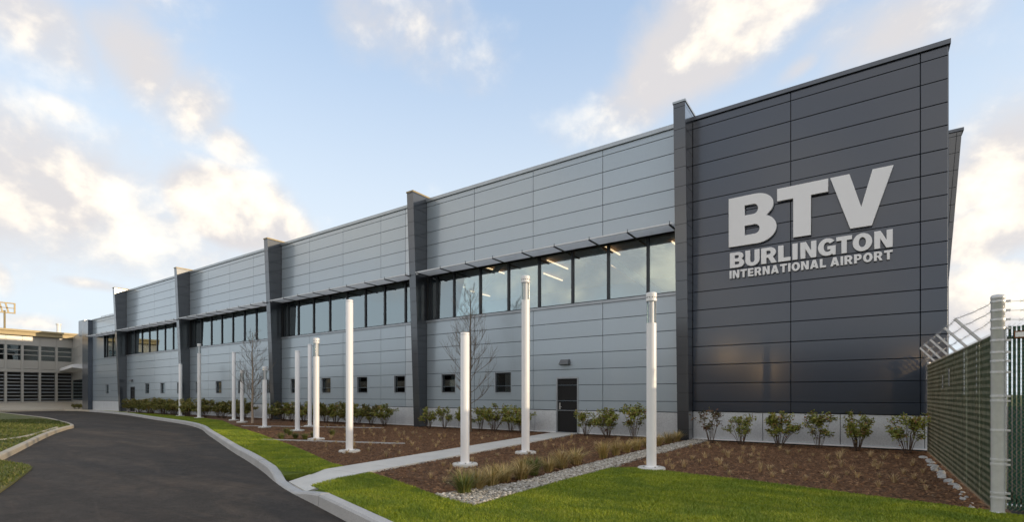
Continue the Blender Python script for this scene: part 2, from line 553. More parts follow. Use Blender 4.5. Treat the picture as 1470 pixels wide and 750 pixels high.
# ------------------------------------------------------------------ mesh helpers
class MB:
    def __init__(self):
        self.v = []
        self.f = []

    def face(self, *pts):
        i = len(self.v)
        self.v += [tuple(p) for p in pts]
        self.f.append(tuple(range(i, i + len(pts))))
        return self

    def box(self, x0, x1, y0, y1, z0, z1):
        i = len(self.v)
        self.v += [(x0, y0, z0), (x1, y0, z0), (x1, y1, z0), (x0, y1, z0), (x0, y0, z1), (x1, y0, z1), (x1, y1, z1), (x0, y1, z1)]
        for q in ((0, 3, 2, 1), (4, 5, 6, 7), (0, 1, 5, 4), (1, 2, 6, 5), (2, 3, 7, 6), (3, 0, 4, 7)):
            self.f.append(tuple(i + k for k in q))
        return self

    def hexa(self, p):                     # eight points: bottom ring of four, top ring of four
        i = len(self.v)
        self.v += [tuple(a) for a in p]
        for q in ((0, 3, 2, 1), (4, 5, 6, 7), (0, 1, 5, 4), (1, 2, 6, 5), (2, 3, 7, 6), (3, 0, 4, 7)):
            self.f.append(tuple(i + k for k in q))
        return self

    def tube(self, pts, rad, n=6, caps=True):
        pts = [Vector(p) for p in pts]
        if not hasattr(rad, '__len__'):
            rad = [rad] * len(pts)
        base = len(self.v)
        for k, p in enumerate(pts):
            d = (pts[min(k + 1, len(pts) - 1)] - pts[max(k - 1, 0)])
            d = d.normalized() if d.length > 1e-9 else Vector((0, 0, 1))
            a = Vector((0, 0, 1)) if abs(d.z) < 0.9 else Vector((1, 0, 0))
            u = d.cross(a).normalized()
            w = d.cross(u)
            for j in range(n):
                t = 2 * math.pi * j / n
                self.v.append(tuple(p + (u * math.cos(t) + w * math.sin(t)) * rad[k]))
        for k in range(len(pts) - 1):
            for j in range(n):
                a, b = base + k * n + j, base + k * n + (j + 1) % n
                self.f.append((a, a + n, b + n, b))
        if caps:
            self.f.append(tuple(base + j for j in range(n)))
            self.f.append(tuple(base + (len(pts) - 1) * n + j for j in reversed(range(n))))
        return self

    def lathe(self, prof, n=24, cx=0, cy=0):   # prof: (r, z) from the bottom up
        base = len(self.v)
        for r, z in prof:
            for j in range(n):
                t = 2 * math.pi * j / n
                self.v.append((cx + r * math.cos(t), cy + r * math.sin(t), z))
        for k in range(len(prof) - 1):
            for j in range(n):
                a, b = base + k * n + j, base + k * n + (j + 1) % n
                self.f.append((a, b, b + n, a + n))
        self.f.append(tuple(base + j for j in reversed(range(n))))
        self.f.append(tuple(base + (len(prof) - 1) * n + j for j in range(n)))
        return self

    def mesh(self, name, mat=None, smooth=False):
        m = bpy.data.meshes.new(name)
        m.from_pydata(self.v, [], self.f)
        if mat:
            m.materials.append(MATS[mat])
        if smooth:
            for p in m.polygons:
                p.use_smooth = True
            try:
                m.set_sharp_from_angle(angle=R(40))
            except Exception:
                pass
        return m

    def build(self, name, mat, parent=None, smooth=False, loc=None):
        return link(name, self.mesh(name, mat, smooth), parent, loc)


def link(name, mesh, parent=None, loc=None, rot=None, scale=None):
    o = bpy.data.objects.new(name, mesh)
    COL.objects.link(o)
    if parent:
        o.parent = parent
    if loc:
        o.location = loc
    if rot is not None:
        o.rotation_euler = rot
    if scale is not None:
        o.scale = scale
    return o


def tag(o, label=None, cat=None, group=None, kind=None):
    if label: o['label'] = label
    if cat: o['category'] = cat
    if group: o['group'] = group
    if kind: o['kind'] = kind
    return o


def empty(name, loc=(0, 0, 0), label=None, cat=None, group=None, kind=None):
    o = bpy.data.objects.new(name, None)
    COL.objects.link(o)
    o.location = loc
    o.empty_display_size = 0.3
    return tag(o, label, cat, group, kind)


def np_mesh(name, verts, faces, mat, tone=None):
    """verts (N,3), faces (M,k) all of one size; tone per vertex."""
    m = bpy.data.meshes.new(name)
    N, M, k = len(verts), len(faces), faces.shape[1]
    m.vertices.add(N)
    m.vertices.foreach_set('co', verts.astype(np.float32).ravel())
    m.loops.add(M * k)
    m.loops.foreach_set('vertex_index', faces.astype(np.int32).ravel())
    m.polygons.add(M)
    m.polygons.foreach_set('loop_start', np.arange(0, M * k, k, dtype=np.int32))
    m.update(calc_edges=True)
    if tone is not None:
        at = m.attributes.new('tone', 'FLOAT', 'POINT')
        at.data.foreach_set('value', tone.astype(np.float32))
    m.materials.append(MATS[mat])
    m.validate()
    return m


def sheet(name, poly, z, mat, thick=0.0, hole_z=None):
    """flat sheet over a polygon (list of xy or xyz), with a skirt of the given depth."""
    P = [Vector((p[0], p[1], p[2] if len(p) > 2 else z)) for p in poly]
    b = MB()
    tris = tessellate_polygon([[Vector((p.x, p.y, 0)) for p in P]])
    b.v = [tuple(p) for p in P]
    area = sum(P[i].x * P[(i + 1) % len(P)].y - P[(i + 1) % len(P)].x * P[i].y for i in range(len(P)))
    for t in tris:
        a, c, d = (P[i] for i in t)
        n = (c - a).cross(d - a).z
        b.f.append(tuple(t) if n > 0 else tuple(reversed(t)))
    if thick:
        k = len(P)
        b.v += [(p.x, p.y, p.z - thick) for p in P]
        for i in range(k):
            j = (i + 1) % k
            b.f.append((i, i + k, j + k, j) if area > 0 else (j, j + k, i + k, i))
    return b.build(name, mat)


def catmull(P, n=6):
    out = []
    P = [Vector((p[0], p[1])) for p in P]
    for i in range(len(P) - 1):
        p0, p1, p2, p3 = P[max(i - 1, 0)], P[i], P[i + 1], P[min(i + 2, len(P) - 1)]
        for k in range(n):
            t = k / n
            out.append(0.5 * ((2 * p1) + (p2 - p0) * t + (2 * p0 - 5 * p1 + 4 * p2 - p3) * t * t + (3 * p1 - p0 - 3 * p2 + p3) * t ** 3))
    out.append(P[-1])
    return out


def inside(px, py, poly):
    poly = np.array([(p[0], p[1]) for p in poly])
    x0, y0 = poly[:, 0], poly[:, 1]
    x1, y1 = np.roll(x0, -1), np.roll(y0, -1)
    res = np.zeros(len(px), bool)
    for a, b, c, d in zip(x0, y0, x1, y1):
        cond = ((b > py) != (d > py))
        with np.errstate(divide='ignore', invalid='ignore'):
            xi = (c - a) * (py - b) / (d - b) + a
        res ^= cond & (px < xi)
    return res


# ================================================================== GROUND AND ROADS
W = 17.13                                   # plane of the main facade
ground = MB().face((-3000, -3000, -0.30), (3000, -3000, -0.30), (3000, 3000, -0.30), (-3000, 3000, -0.30)).build('ground', 'verge_soil')
tag(ground, kind='structure')
road = sheet('road', [(-140, -120), (60, -120), (60, 17.0), (-60, 17.05), (-72, 17.4), (-140, 17.4)], -0.15, 'asphalt', 0.1)
tag(road, kind='structure')
yard = sheet('yard', [(1.9, 8.9), (80, 8.9), (80, 90), (1.9, 90)], -0.03, 'asphalt', 0.2)
tag(yard, kind='structure')

KERB = catmull([(-60.5, 16.75), (-56, 16.55), (-48.0, 15.70), (-39.1, 14.16), (-32.7, 13.12), (-29.2, 12.42), (-25.6, 11.4), (-22.0, 10.07), (-18.6, 8.86), (-14.7, 7.47), (-12.4, 6.69),
                (-10.35, 5.95), (-8.71, 5.30), (-7.65, 4.95), (-6.72, 4.70), (-4.61, 4.07), (-2.0, 3.28), (1.5, 2.25), (6, 0.9), (12, -0.9)], 6)


def kerb_run(name, path, ztop, width, stone_len, bottom=-0.32, mat='kerb_concrete', side=1):
    """kerb stones laid end to end along a path; the path is the lawn-side edge."""
    root = empty(name, (path[0].x, path[0].y, 0), kind='structure')
    seg = [0.0]
    for a, b in zip(path, path[1:]):
        seg.append(seg[-1] + (b - a).length)
    total = seg[-1]

    def at(s):
        s = min(max(s, 0), total - 1e-6)
        k = max(i for i in range(len(seg)) if seg[i] <= s)
        k = min(k, len(path) - 2)
        t = (s - seg[k]) / (seg[k + 1] - seg[k])
        p = path[k].lerp(path[k + 1], t)
        d = (path[k + 1] - path[k]).normalized()
        return p, Vector((d.y, -d.x)) * side
    nst = max(1, round(total / stone_len))
    L = total / nst
    for i in range(nst):
        s0, s1 = i * L + 0.009, (i + 1) * L - 0.009
        steps = max(2, int(L / 0.5))
        b = MB()
        dz = RND.uniform(-0.004, 0.004)
        prof = None
        for k in range(steps + 1):
            s = s0 + (s1 - s0) * k / steps
            p, n = at(s)
            zt = ztop(p) + dz
            pts = [(p, bottom), (p, zt - 0.008), (p + n * 0.012, zt), (p + n * (width - 0.035), zt - 0.004), (p + n * (width - 0.008), zt - 0.03), (p + n * (width + 0.02), bottom)]
            b.v += [(q.x - root.location.x, q.y - root.location.y, z) for q, z in pts]
            if k:
                o = (k - 1) * 6
                for j in range(5):
                    f = (o + j, o + j + 1, o + j + 7, o + j + 6)
                    b.f.append(f if side > 0 else f[::-1])
        e = steps * 6
        c0 = (5, 4, 3, 2, 1, 0)
        c1 = tuple(e + j for j in range(6))
        b.f += [c0 if side > 0 else c0[::-1], c1 if side > 0 else c1[::-1]]
        b.build('kerb_stone', mat, root)
    return root


def kz(p):
    # dropped to the road where the path meets it
    x = p.x
    if -9.75 < x < -6.75:
        lo, hi = -8.75, -7.55
        t = 0 if lo <= x <= hi else ((lo - x) / 1.0 if x < lo else (x - hi) / 0.8)
        t = min(1, max(0, t)); t = t * t * (3 - 2 * t)
        return -0.115 + (0.115 + 0.03) * t
    return 0.03


kerb_run('kerb', KERB, kz, 0.17, 2.4)

# planting bed under everything between kerb and wall
bed_poly = [(-60, 16.9), (-56, 16.6), (-50, 16.1), (-44.9, 15.9), (-34.4, 14.85), (-29.8, 13.85), (-24.2, 11.75), (-18.8, 9.95), (-14.7, 8.5), (-11.7, 7.4), (-9.4, 6.5), (-8.4, 6.2), (-6.9, 5.85), (-5.9, 5.5), (-5.3, 5.3), (-4.3, 5.1), (-4.0, 5.3), (-3.95, 9.35), (-3.6, 9.65), (-2.5, 9.35), (-0.5, 8.95), (1.3, 8.5), (1.55, 8.5), (1.5, W + 0.1), (-60.5, W + 0.1)]
bed = sheet('mulch_bed', bed_poly, -0.01, 'mulch', 0.3)
tag(bed, kind='structure')

# walkway to the door
wl = lambda y: -9.92 + (17.1 - y) * (1.31 / 11.84)
wr = lambda y: -8.86 + (17.1 - y) * (1.28 / 12.16)
wb = MB()
ys = [17.1, 14.4, 11.9, 9.4, 7.0, 6.1]
walk = empty('walkway', (-9.2, 11, 0), kind='structure')
ox, oy = walk.location.x, walk.location.y
for a, c in zip(ys, ys[1:]):
    b = MB()
    g_ = 0.006
    za, zc = 0.032, 0.032
    b.hexa([(wl(c) - ox, c + g_ - oy, -0.2), (wr(c) - ox, c + g_ - oy, -0.2), (wr(a) - ox, a - g_ - oy, -0.2), (wl(a) - ox, a - g_ - oy, -0.2),
            (wl(c) - ox, c + g_ - oy, zc), (wr(c) - ox, c + g_ - oy, zc), (wr(a) - ox, a - g_ - oy, za), (wl(a) - ox, a - g_ - oy, za)])
    b.build('paving_slab', 'walk_concrete', walk)
# last slab ramps down to the dropped kerb
b = MB()
e0, e1 = (-8.70, 5.31), (-7.58, 4.94)
b.hexa([(e0[0] - ox, e0[1] - oy, -0.3), (e1[0] - ox, e1[1] - oy, -0.3), (wr(6.1) - ox, 6.1 - oy, -0.2), (wl(6.1) - ox, 6.1 - oy, -0.2),
        (e0[0] - ox, e0[1] - oy, -0.105), (e1[0] - ox, e1[1] - oy, -0.105), (wr(6.1) - ox, 6.094 - oy, 0.032), (wl(6.1) - ox, 6.094 - oy, 0.032)])
b.build('paving_slab', 'walk_concrete', walk)

# lawns
kl = [(p.x, p.y) for p in KERB]
lawn_far = [q for q in kl if q[0] < -8.95] + [(wl(5.75), 5.75), (wl(6.6), 6.6)] + [(-9.4, 6.72), (-11.7, 7.66), (-14.7, 8.8), (-18.8, 10.25), (-24.2, 12.05), (-29.8, 14.17), (-34.4, 15.15), (-44.9, 16.2), (-50, 16.4), (-56, 16.75)]
GRAV_LOW = [(-4.27, 5.26), (-4.27, 6.01), (-4.26, 6.94), (-4.23, 8.45), (-4.20, 9.54)]
LAWN_R = [(-3.64, 9.91), (-3.22, 9.80), (-2.52, 9.60), (-1.46, 9.42), (-0.54, 9.2), (0.24, 9.02), (0.91, 8.90), (1.31, 8.78)]
lawn_near = [q for q in kl if -7.45 < q[0] < 7] + [(7, 8.6), (1.6, 8.66)] + LAWN_R[::-1] + GRAV_LOW[::-1] + [(-5.26, 5.5), (-5.88, 5.74), (-6.89, 6.09), (wr(6.35) + 0.03, 6.35), (wr(5.6) + 0.02, 5.6)]


def lawn_z(x, y):
    return 0.012


for nm, poly in (('lawn', lawn_far), ('lawn', lawn_near)):
    o = sheet(nm, [(x, y, (min(0.012, kz(Vector((x, y))) - 0.01)) if min((Vector((x, y)) - k).length for k in KERB) < 0.05 else 0.012) for x, y in poly], 0.012, 'lawn_soil', 0.12)
    tag(o, kind='structure')


def blades(name, polys_density, hmin, hmax, width, mat, z=0.012):
    V, T = [], []
    for poly, dens, box in polys_density:
        P = np.array([(p[0], p[1]) for p in poly])
        x0, x1, y0, y1 = box if box else (P[:, 0].min(), P[:, 0].max(), P[:, 1].min(), P[:, 1].max())
        n = int((x1 - x0) * (y1 - y0) * dens)
        x, y = NP.uniform(x0, x1, n), NP.uniform(y0, y1, n)
        k = inside(x, y, poly)
        x, y = x[k], y[k]
        n = len(x)
        hN = 0.5 + 0.5 * np.sin(x * 1.7 + 1.3 * np.sin(y * 2.1)) * np.sin(y * 1.9 + x * 0.7)
        h = NP.uniform(hmin, hmax, n) * (0.75 + 0.5 * hN)
        th = NP.uniform(0, 2 * np.pi, n)
        wv = width * (1 + np.hypot(x, y) / 14.0)
        dx, dy = np.cos(th) * wv, np.sin(th) * wv
        lx, ly = NP.normal(0, 0.5, n) * h, NP.normal(0, 0.5, n) * h
        tone = np.clip(NP.normal(0.45, 0.2, n) + 0.12 * (hN - 0.5), 0, 0.9)
        dry = NP.random(n) < 0.03
        tone[dry] = NP.uniform(0.9, 1.0, dry.sum())
        a = np.stack([x - dx, y - dy, np.full(n, z)], 1)
        b = np.stack([x + dx, y + dy, np.full(n, z)], 1)
        c = np.stack([x + lx, y + ly, z + h], 1)
        V.append(np.stack([a, b, c], 1).reshape(-1, 3))
        T.append(np.repeat(tone, 3))
    V = np.concatenate(V); T = np.concatenate(T)
    F = np.arange(len(V)).reshape(-1, 3)
    return link(name, np_mesh(name, V, F, mat, T))


gr = blades('lawn_grass', [(lawn_near, 7000, (-8, 3, 3.2, 10.1)), (lawn_far, 5000, (-14, -8.5, 5, 10)), (lawn_far, 1800, (-30, -14, 6, 15)), (lawn_far, 500, (-57, -30, 11, 17))], 0.018, 0.038, 0.0032, 'lawn_blade')
tag(gr, 'short bright green mown grass of the lawns beside the road', 'grass', kind='stuff')

# gravel strip
GRAV = GRAV_LOW + [(-4.26, 11.79), (-4.12, 15.33), (-4.1, 16.9), (-4.62, 16.9), (-4.66, 16.2), (-4.76, 13.08), (-4.80, 10.9), (-4.78, 6.96), (-5.12, 5.62), (-5.2, 5.46)]
gs = sheet('gravel_strip', GRAV, 0.006, 'rock', 0.1)
tag(gs, kind='structure')


def pebbles(name, poly, n, smin, smax, mat, z=0.006):
    P = np.array([(p[0], p[1]) for p in poly])
    x = NP.uniform(P[:, 0].min(), P[:, 0].max(), n * 4); y = NP.uniform(P[:, 1].min(), P[:, 1].max(), n * 4)
    k = inside(x, y, poly)
    x, y = x[k][:n], y[k][:n]
    n = len(x)
    bm = bmesh.new()
    bmesh.ops.create_icosphere(bm, subdivisions=1, radius=1.0)
    bm.verts.ensure_lookup_table()
    bv = np.array([v.co[:] for v in bm.verts]); bf = np.array([[v.index for v in f.verts] for f in bm.faces])
    bm.free()
    nb = len(bv)
    s = NP.uniform(smin, smax, n)
    ax = NP.uniform(0.7, 1.3, (n, 1, 3)) * np.array([1, 1, 0.65])
    v = bv[None] * ax * s[:, None, None] * NP.uniform(0.8, 1.2, (n, nb, 1))
    t = NP.uniform(0, 2 * np.pi, n)
    c, sn = np.cos(t)[:, None], np.sin(t)[:, None]
    X = v[:, :, 0] * c - v[:, :, 1] * sn + x[:, None]
    Y = v[:, :, 0] * sn + v[:, :, 1] * c + y[:, None]
    Z = v[:, :, 2] + (z + s * 0.35 + NP.uniform(0, 0.02, n))[:, None]
    V = np.stack([X, Y, Z], 2).reshape(-1, 3)
    F = (bf[None] + (np.arange(n) * nb)[:, None, None]).reshape(-1, 3)
    T = np.repeat(np.clip(NP.normal(0.55, 0.25, n), 0, 1), nb)
    return link(name, np_mesh(name, V, F, mat, T))


pb = pebbles('gravel', GRAV, 9000, 0.014, 0.03, 'gravel')
tag(pb, 'pale washed gravel in the strip between mulch bed and lawn', 'gravel', kind='stuff')


# loose bark on the beds
def chips(name, poly, excl, n, box):
    x0, x1, y0, y1 = box
    x, y = NP.uniform(x0, x1, n), NP.uniform(y0, y1, n)
    k = inside(x, y, poly)
    for e in excl:
        k &= ~inside(x, y, e)
    x, y = x[k], y[k]
    n = len(x)
    L = NP.uniform(0.015, 0.055, n); w = NP.uniform(0.006, 0.017, n); h = NP.uniform(0.006, 0.026, n)
    t = NP.uniform(0, 2 * np.pi, n)
    c, s = np.cos(t), np.sin(t)
    tilt = NP.normal(0, 0.012, n)
    z = -0.008 + NP.uniform(0, 0.012, n)

    def pt(a, b, zz):
        return np.stack([x + c * a - s * b, y + s * a + c * b, zz], 1)
    V = np.stack([pt(-L, -w, z), pt(-L, w, z), pt(L, 0 * w, z + tilt), pt(0 * L, 0 * w, z + h)], 1).reshape(-1, 3)
    f = np.array([[0, 2, 3], [2, 1, 3], [1, 0, 3]])
    F = (f[None] + (np.arange(n) * 4)[:, None, None]).reshape(-1, 3)
    T = np.repeat(np.clip(NP.beta(2, 2.4, n), 0, 1), 4)
    return link(name, np_mesh(name, V, F, 'mulch_chip', T))


walk_poly = [(wl(17.1), 17.1), (wr(17.1), 17.1), (wr(5.0), 5.0), (wl(5.0), 5.0)]
mc = chips('bark_mulch', [(p[0], p[1]) for p in bed_poly], [lawn_far, lawn_near, GRAV, walk_poly], 130000, (-26, 1.35, 5.3, 17.0))
tag(mc, 'dark brown shredded bark mulch covering the planting beds', 'mulch', kind='stuff')

# ------------------------------------------------------------------ verges left of the road
isl = catmull([(-120, 10.5), (-70, 10.4), (-49.8, 9.94), (-43.25, 9.61), (-37.8, 8.95), (-34.0, 8.42), (-32.0, 8.0), (-30.6, 7.38), (-27.7, 6.27), (-24.9, 5.3), (-21.2, 4.1), (-18.75, 3.3), (-14.5, 1.9), (-10, 0.4)], 5)
isl = [p for p in isl]
kerb_run('kerb', isl, lambda p: 0.0, 0.16, 3.5, -0.3, 'tan_concrete', side=-1)
iv = sheet('verge', [(p.x, p.y) for p in isl if p.x < -17.2] + [(-17.6, 2.75), (-40, 2.6), (-120, 2.6)], -0.02, 'verge_soil', 0.3)
tag(iv, kind='structure')
inner = catmull([(-30.4, 7.1), (-27.5, 6.0), (-25.2, 5.1), (-24.0, 4.5), (-23.4, 4.0), (-22.9, 3.3), (-22.8, 2.7)], 4)
kerb_run('kerb', inner, lambda p: 0.02, 0.14, 2.5, -0.3, 'tan_concrete', side=-1)
pv = sheet('verge', [(-15.91, 3.25), (-15.0, 3.1), (-12.86, 2.41), (-11.85, 2.06), (-9, 1.0), (-4, -0.8), (-20, -6), (-40, -6), (-40, 2.3), (-20, 2.75), (-16.68, 2.9)], -0.115, 'verge_soil', 0.1)
tag(pv, kind='structure')
V1 = [(p.x, p.y) for p in isl if p.x < -17.2] + [(-17.6, 2.75), (-40, 2.6)]
V2 = [(-16.0, 3.2), (-15.0, 3.1), (-12.9, 2.41), (-11.9, 2.06), (-9, 1.0), (-12, -2), (-20, -2), (-20, 2.7)]
vg = blades('verge_grass', [(V1, 260, (-42, -17, 2.6, 9))], 0.04, 0.09, 0.006, 'verge_blade', -0.03)
tag(vg, 'rough patchy grass on the far verge left of the road', 'grass', kind='stuff')
vg = blades('verge_grass', [(V2, 900, (-20, -9, -1, 3.2))], 0.03, 0.07, 0.005, 'verge_blade', -0.125)
tag(vg, 'rough grass on the near patch at the left road edge', 'grass', kind='stuff')

# ================================================================== TERMINAL BUILDING
term = empty('terminal_building', (-20, W, 0), 'long grey metal-clad terminal with dark fins, ribbon windows and dark sign wall', 'building')
TX, TY = -20.0, W


def wavy(b):
    """each cassette sits a hair out of true, so that its reflection differs from its neighbour's."""
    xs = [p[0] for p in b.v]; zs = [p[2] for p in b.v]
    xc, zc = (min(xs) + max(xs)) / 2, (min(zs) + max(zs)) / 2
    a, c_ = RND.gauss(0, 0.0030), RND.gauss(0, 0.0007)
    b.v = [(x, y + a * (z - zc) + c_ * (x - xc), z) for x, y, z in b.v]
    return b


def tb(b, name, mat, parent=None, smooth=False, kind=None):
    """build a part from world coordinates under the terminal (or one of its parts, which all sit at its origin)."""
    b.v = [(x - TX, y - TY, z) for x, y, z in b.v]
    o = b.build(name, mat, parent or term, smooth)
    if kind:
        o['kind'] = kind
    return o


FIN_X = [-53.02, -40.92, -28.83, -16.75, -4.637]      # right-hand face of each fin
FIN_W = 0.40
TOPZ = 10.50
XL, XR = -61.6, 1.785
SILL, HEAD = 4.95, 7.02
UP = [7.03, 7.25, 7.85, 8.45, 9.055, 9.655, 10.25, TOPZ]
LO = [0.90, 1.26, 1.86, 2.46, 3.065, 3.665, 4.265, 4.86]
G = 0.0075                                             # half joint

small_windows = []
for base in (-58.11, -55.11, -49.07, -46.04, -43.04, -40.02, -37.0, -33.97, -30.93, -27.9, -24.87, -21.81, -18.98, -15.84, -12.80):
    small_windows.append((base, base + 0.86 if base != -18.98 else base + 0.80, 1.57, 2.435))
doors = [(-9.80, -8.86, 0.0, 2.16), (-52.12, -51.2, 0.0, 2.16)]
openings = small_windows + doors


def cladding(b, x0, x1, z0, z1, yf, th=0.035, holes=()):
    """one cassette panel: front sheet with returned edges, cut out round openings."""
    x0, x1, z0, z1 = x0 + G, x1 - G, z0 + G, z1 - G
    hs = [(max(a, x0), min(c, x1), max(d, z0), min(e, z1)) for a, c, d, e in holes if a < x1 and c > x0 and d < z1 and e > z0]
    xs = sorted({x0, x1, *[h[0] for h in hs], *[h[1] for h in hs]})
    zs = sorted({z0, z1, *[h[2] for h in hs], *[h[3] for h in hs]})
    e = 0.006
    for i in range(len(xs) - 1):
        for k in range(len(zs) - 1):
            cx, cz = (xs[i] + xs[i + 1]) / 2, (zs[k] + zs[k + 1]) / 2
            if any(h[0] < cx < h[1] and h[2] < cz < h[3] for h in hs):
                continue
            b.face((xs[i] + (e if xs[i] == x0 else 0), yf, zs[k] + (e if zs[k] == z0 else 0)), (xs[i + 1] - (e if xs[i + 1] == x1 else 0), yf, zs[k] + (e if zs[k] == z0 else 0)),
                   (xs[i + 1] - (e if xs[i + 1] == x1 else 0), yf, zs[k + 1] - (e if zs[k + 1] == z1 else 0)), (xs[i] + (e if xs[i] == x0 else 0), yf, zs[k + 1] - (e if zs[k + 1] == z1 else 0)))
    # chamfered rim then return edge
    r0 = [(x0 + e, yf, z0 + e), (x1 - e, yf, z0 + e), (x1 - e, yf, z1 - e), (x0 + e, yf, z1 - e)]
    r1 = [(x0, yf + e, z0), (x1, yf + e, z0), (x1, yf + e, z1), (x0, yf + e, z1)]
    r2 = [(x0, yf + th, z0), (x1, yf + th, z0), (x1, yf + th, z1), (x0, yf + th, z1)]
    for i in range(4):
        j = (i + 1) % 4
        b.face(r1[i], r1[j], r0[j], r0[i])
        b.face(r2[i], r2[j], r1[j], r1[i])
    return b


# structural core: lower wall, band above the windows, roof, other sides, window storey
c = MB()
c.box(XL, XR - 0.05, W + 0.16, W + 0.40, -0.3, SILL - 0.06)
c.box(FIN_X[0] - FIN_W, XR - 0.05, W + 0.045, W + 0.40, HEAD + 0.05, TOPZ - 0.03)
c.box(XL, FIN_X[0] - FIN_W, W + 0.045, W + 0.40, HEAD + 0.05, 8.68)
for fx in FIN_X:
    c.box(fx - FIN_W, fx + 0.03, W + 0.033, W + 0.056, 4.8, 7.12)
tb(c, 'wall', 'core')
c = MB()
c.box(FIN_X[0], XR - 0.06, W + 0.40, 47, 9.6, 9.9)
c.box(XL, FIN_X[0], W + 0.40, 47, 8.2, 8.4)
c.box(FIN_X[0] - 0.2, FIN_X[0], W + 0.40, 47, 8.3, TOPZ - 0.1)
tb(c, 'roof', 'roof')
c = MB()
c.box(XR - 0.30, XR, W + 0.36, 47, -0.3, TOPZ)
c.box(XL, XR - 0.3, 46.7, 47, -0.3, TOPZ)
c.box(XL, XL + 0.3, W + 0.40, 46.7, -0.3, 8.7)
tb(c, 'side_wall', 'dark_panel')
# upper floor interior
c = MB(); c.box(XL + 0.3, XR - 0.3, W + 0.40, 46.7, 4.3, 4.6); tb(c, 'interior_floor', 'interior_floor')
c = MB(); c.box(XL + 0.3, XR - 0.3, W + 9.0, W + 9.2, 4.6, 8.0); tb(c, 'interior_wall', 'interior_wall')
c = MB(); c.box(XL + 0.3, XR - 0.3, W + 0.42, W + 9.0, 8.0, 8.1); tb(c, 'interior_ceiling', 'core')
for i in range(20):                                   # timber slats under the ceiling, two boards per piece
    y = W + 0.60 + i * 0.42
    c = MB()
    c.box(XL + 0.5, -5.2, y, y + 0.16, 7.55, 7.68)
    c.box(XL + 0.5, -5.2, y + 0.21, y + 0.37, 7.55, 7.68)
    tb(c, 'ceiling_slat', 'wood')
for fx in FIN_X[:4] + [-63.5]:
    for k, (dx, dy) in enumerate([(2.2, 1.2), (5.2, 2.2), (8.2, 1.3), (10.6, 2.6), (3.8, 4.2), (7.2, 4.6), (10.2, 5.4)]):
        if fx + dx < XL + 0.6:
            continue
        c = MB(); c.box(fx + dx, fx + dx + 0.035, W + dy, W + dy + 1.9, 7.44, 7.50)
        tb(c, 'ceiling_light', 'ceiling_lamp')
for fx in FIN_X[:4]:
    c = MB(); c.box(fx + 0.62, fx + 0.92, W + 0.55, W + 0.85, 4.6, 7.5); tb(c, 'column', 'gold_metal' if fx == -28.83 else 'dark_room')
for (xa, za, xb, zb) in [(-9.0, 7.5, -5.4, 4.65), (-12.6, 7.5, -16.0, 4.65), (-24.9, 7.5, -22.2, 4.65), (-37.5, 7.5, -35.0, 4.65)]:
    c = MB(); c.tube([(xa, W + 0.7, za), (xb, W + 0.7, zb)], 0.13, 8); tb(c, 'brace', 'interior_beam', smooth=True)
c = MB(); c.box(-5.35, -5.05, W + 0.5, W + 0.8, 4.6, 7.6); tb(c, 'column', 'interior_beam')

# cladding panels of the grey bays
bays = []
for i, fx in enumerate(FIN_X[:4]):
    x1 = FIN_X[i + 1] - FIN_W
    jo = [fx, fx + 2.85, fx + 5.87, fx + 8.89, fx + 10.66, x1] if i < 3 else [fx, fx + 2.85, fx + 5.87, fx + 8.89, x1]
    bays.append((fx, x1, jo, i))
field = MB()
for fx, x1, jo, i in bays:
    for zs in (LO, UP):
        for a, b_ in zip(jo, jo[1:]):
            for z0, z1 in zip(zs, zs[1:]):
                edge = (b_ == x1 and i < 3)
                if i == 0:
                    cladding(field, a, b_, z0, z1, W, holes=openings)
                else:
                    m = cladding(MB(), a, b_, z0, z1, W, holes=openings)
                    if m.f:
                        tb(wavy(m), 'panel', 'trim_panel' if edge else 'grey_panel')
ZB0 = [7.03, 7.25, 7.85, 8.45, 8.7]
for zs in (LO, ZB0):
    for a, b_ in ((XL, -58.6), (-58.6, FIN_X[0] - FIN_W - 2.0), (FIN_X[0] - FIN_W - 2.0, FIN_X[0] - FIN_W)):
        for z0, z1 in zip(zs, zs[1:]):
            cladding(field, a, b_, z0, z1, W, holes=openings)
tb(field, 'panel_field', 'grey_panel', kind='stuff')
# dark sign wall
DZ = [0.95, 1.27, 1.865, 2.465, 3.07, 3.675, 4.27, 4.87, 5.47, 6.068, 6.67, 7.262, 7.862, 8.465, 9.06, 9.665, 10.268, 10.53]
DX = [FIN_X[4], -1.789, 1.227, XR]
c = MB(); c.box(FIN_X[4], XR - 0.05, W + 0.045, W + 0.40, 4.8, HEAD + 0.1); tb(c, 'wall', 'core')
for a, b_ in zip(DX, DX[1:]):
    for z0, z1 in zip(DZ, DZ[1:]):
        tb(wavy(cladding(MB(), a, b_, z0, z1, W - 0.006)), 'panel', 'dark_panel')
c = MB(); c.box(XR - 0.008, XR + 0.012, W + 0.004, W + 0.5, 0.0, 10.53); tb(c, 'corner_trim', 'dark_coping')

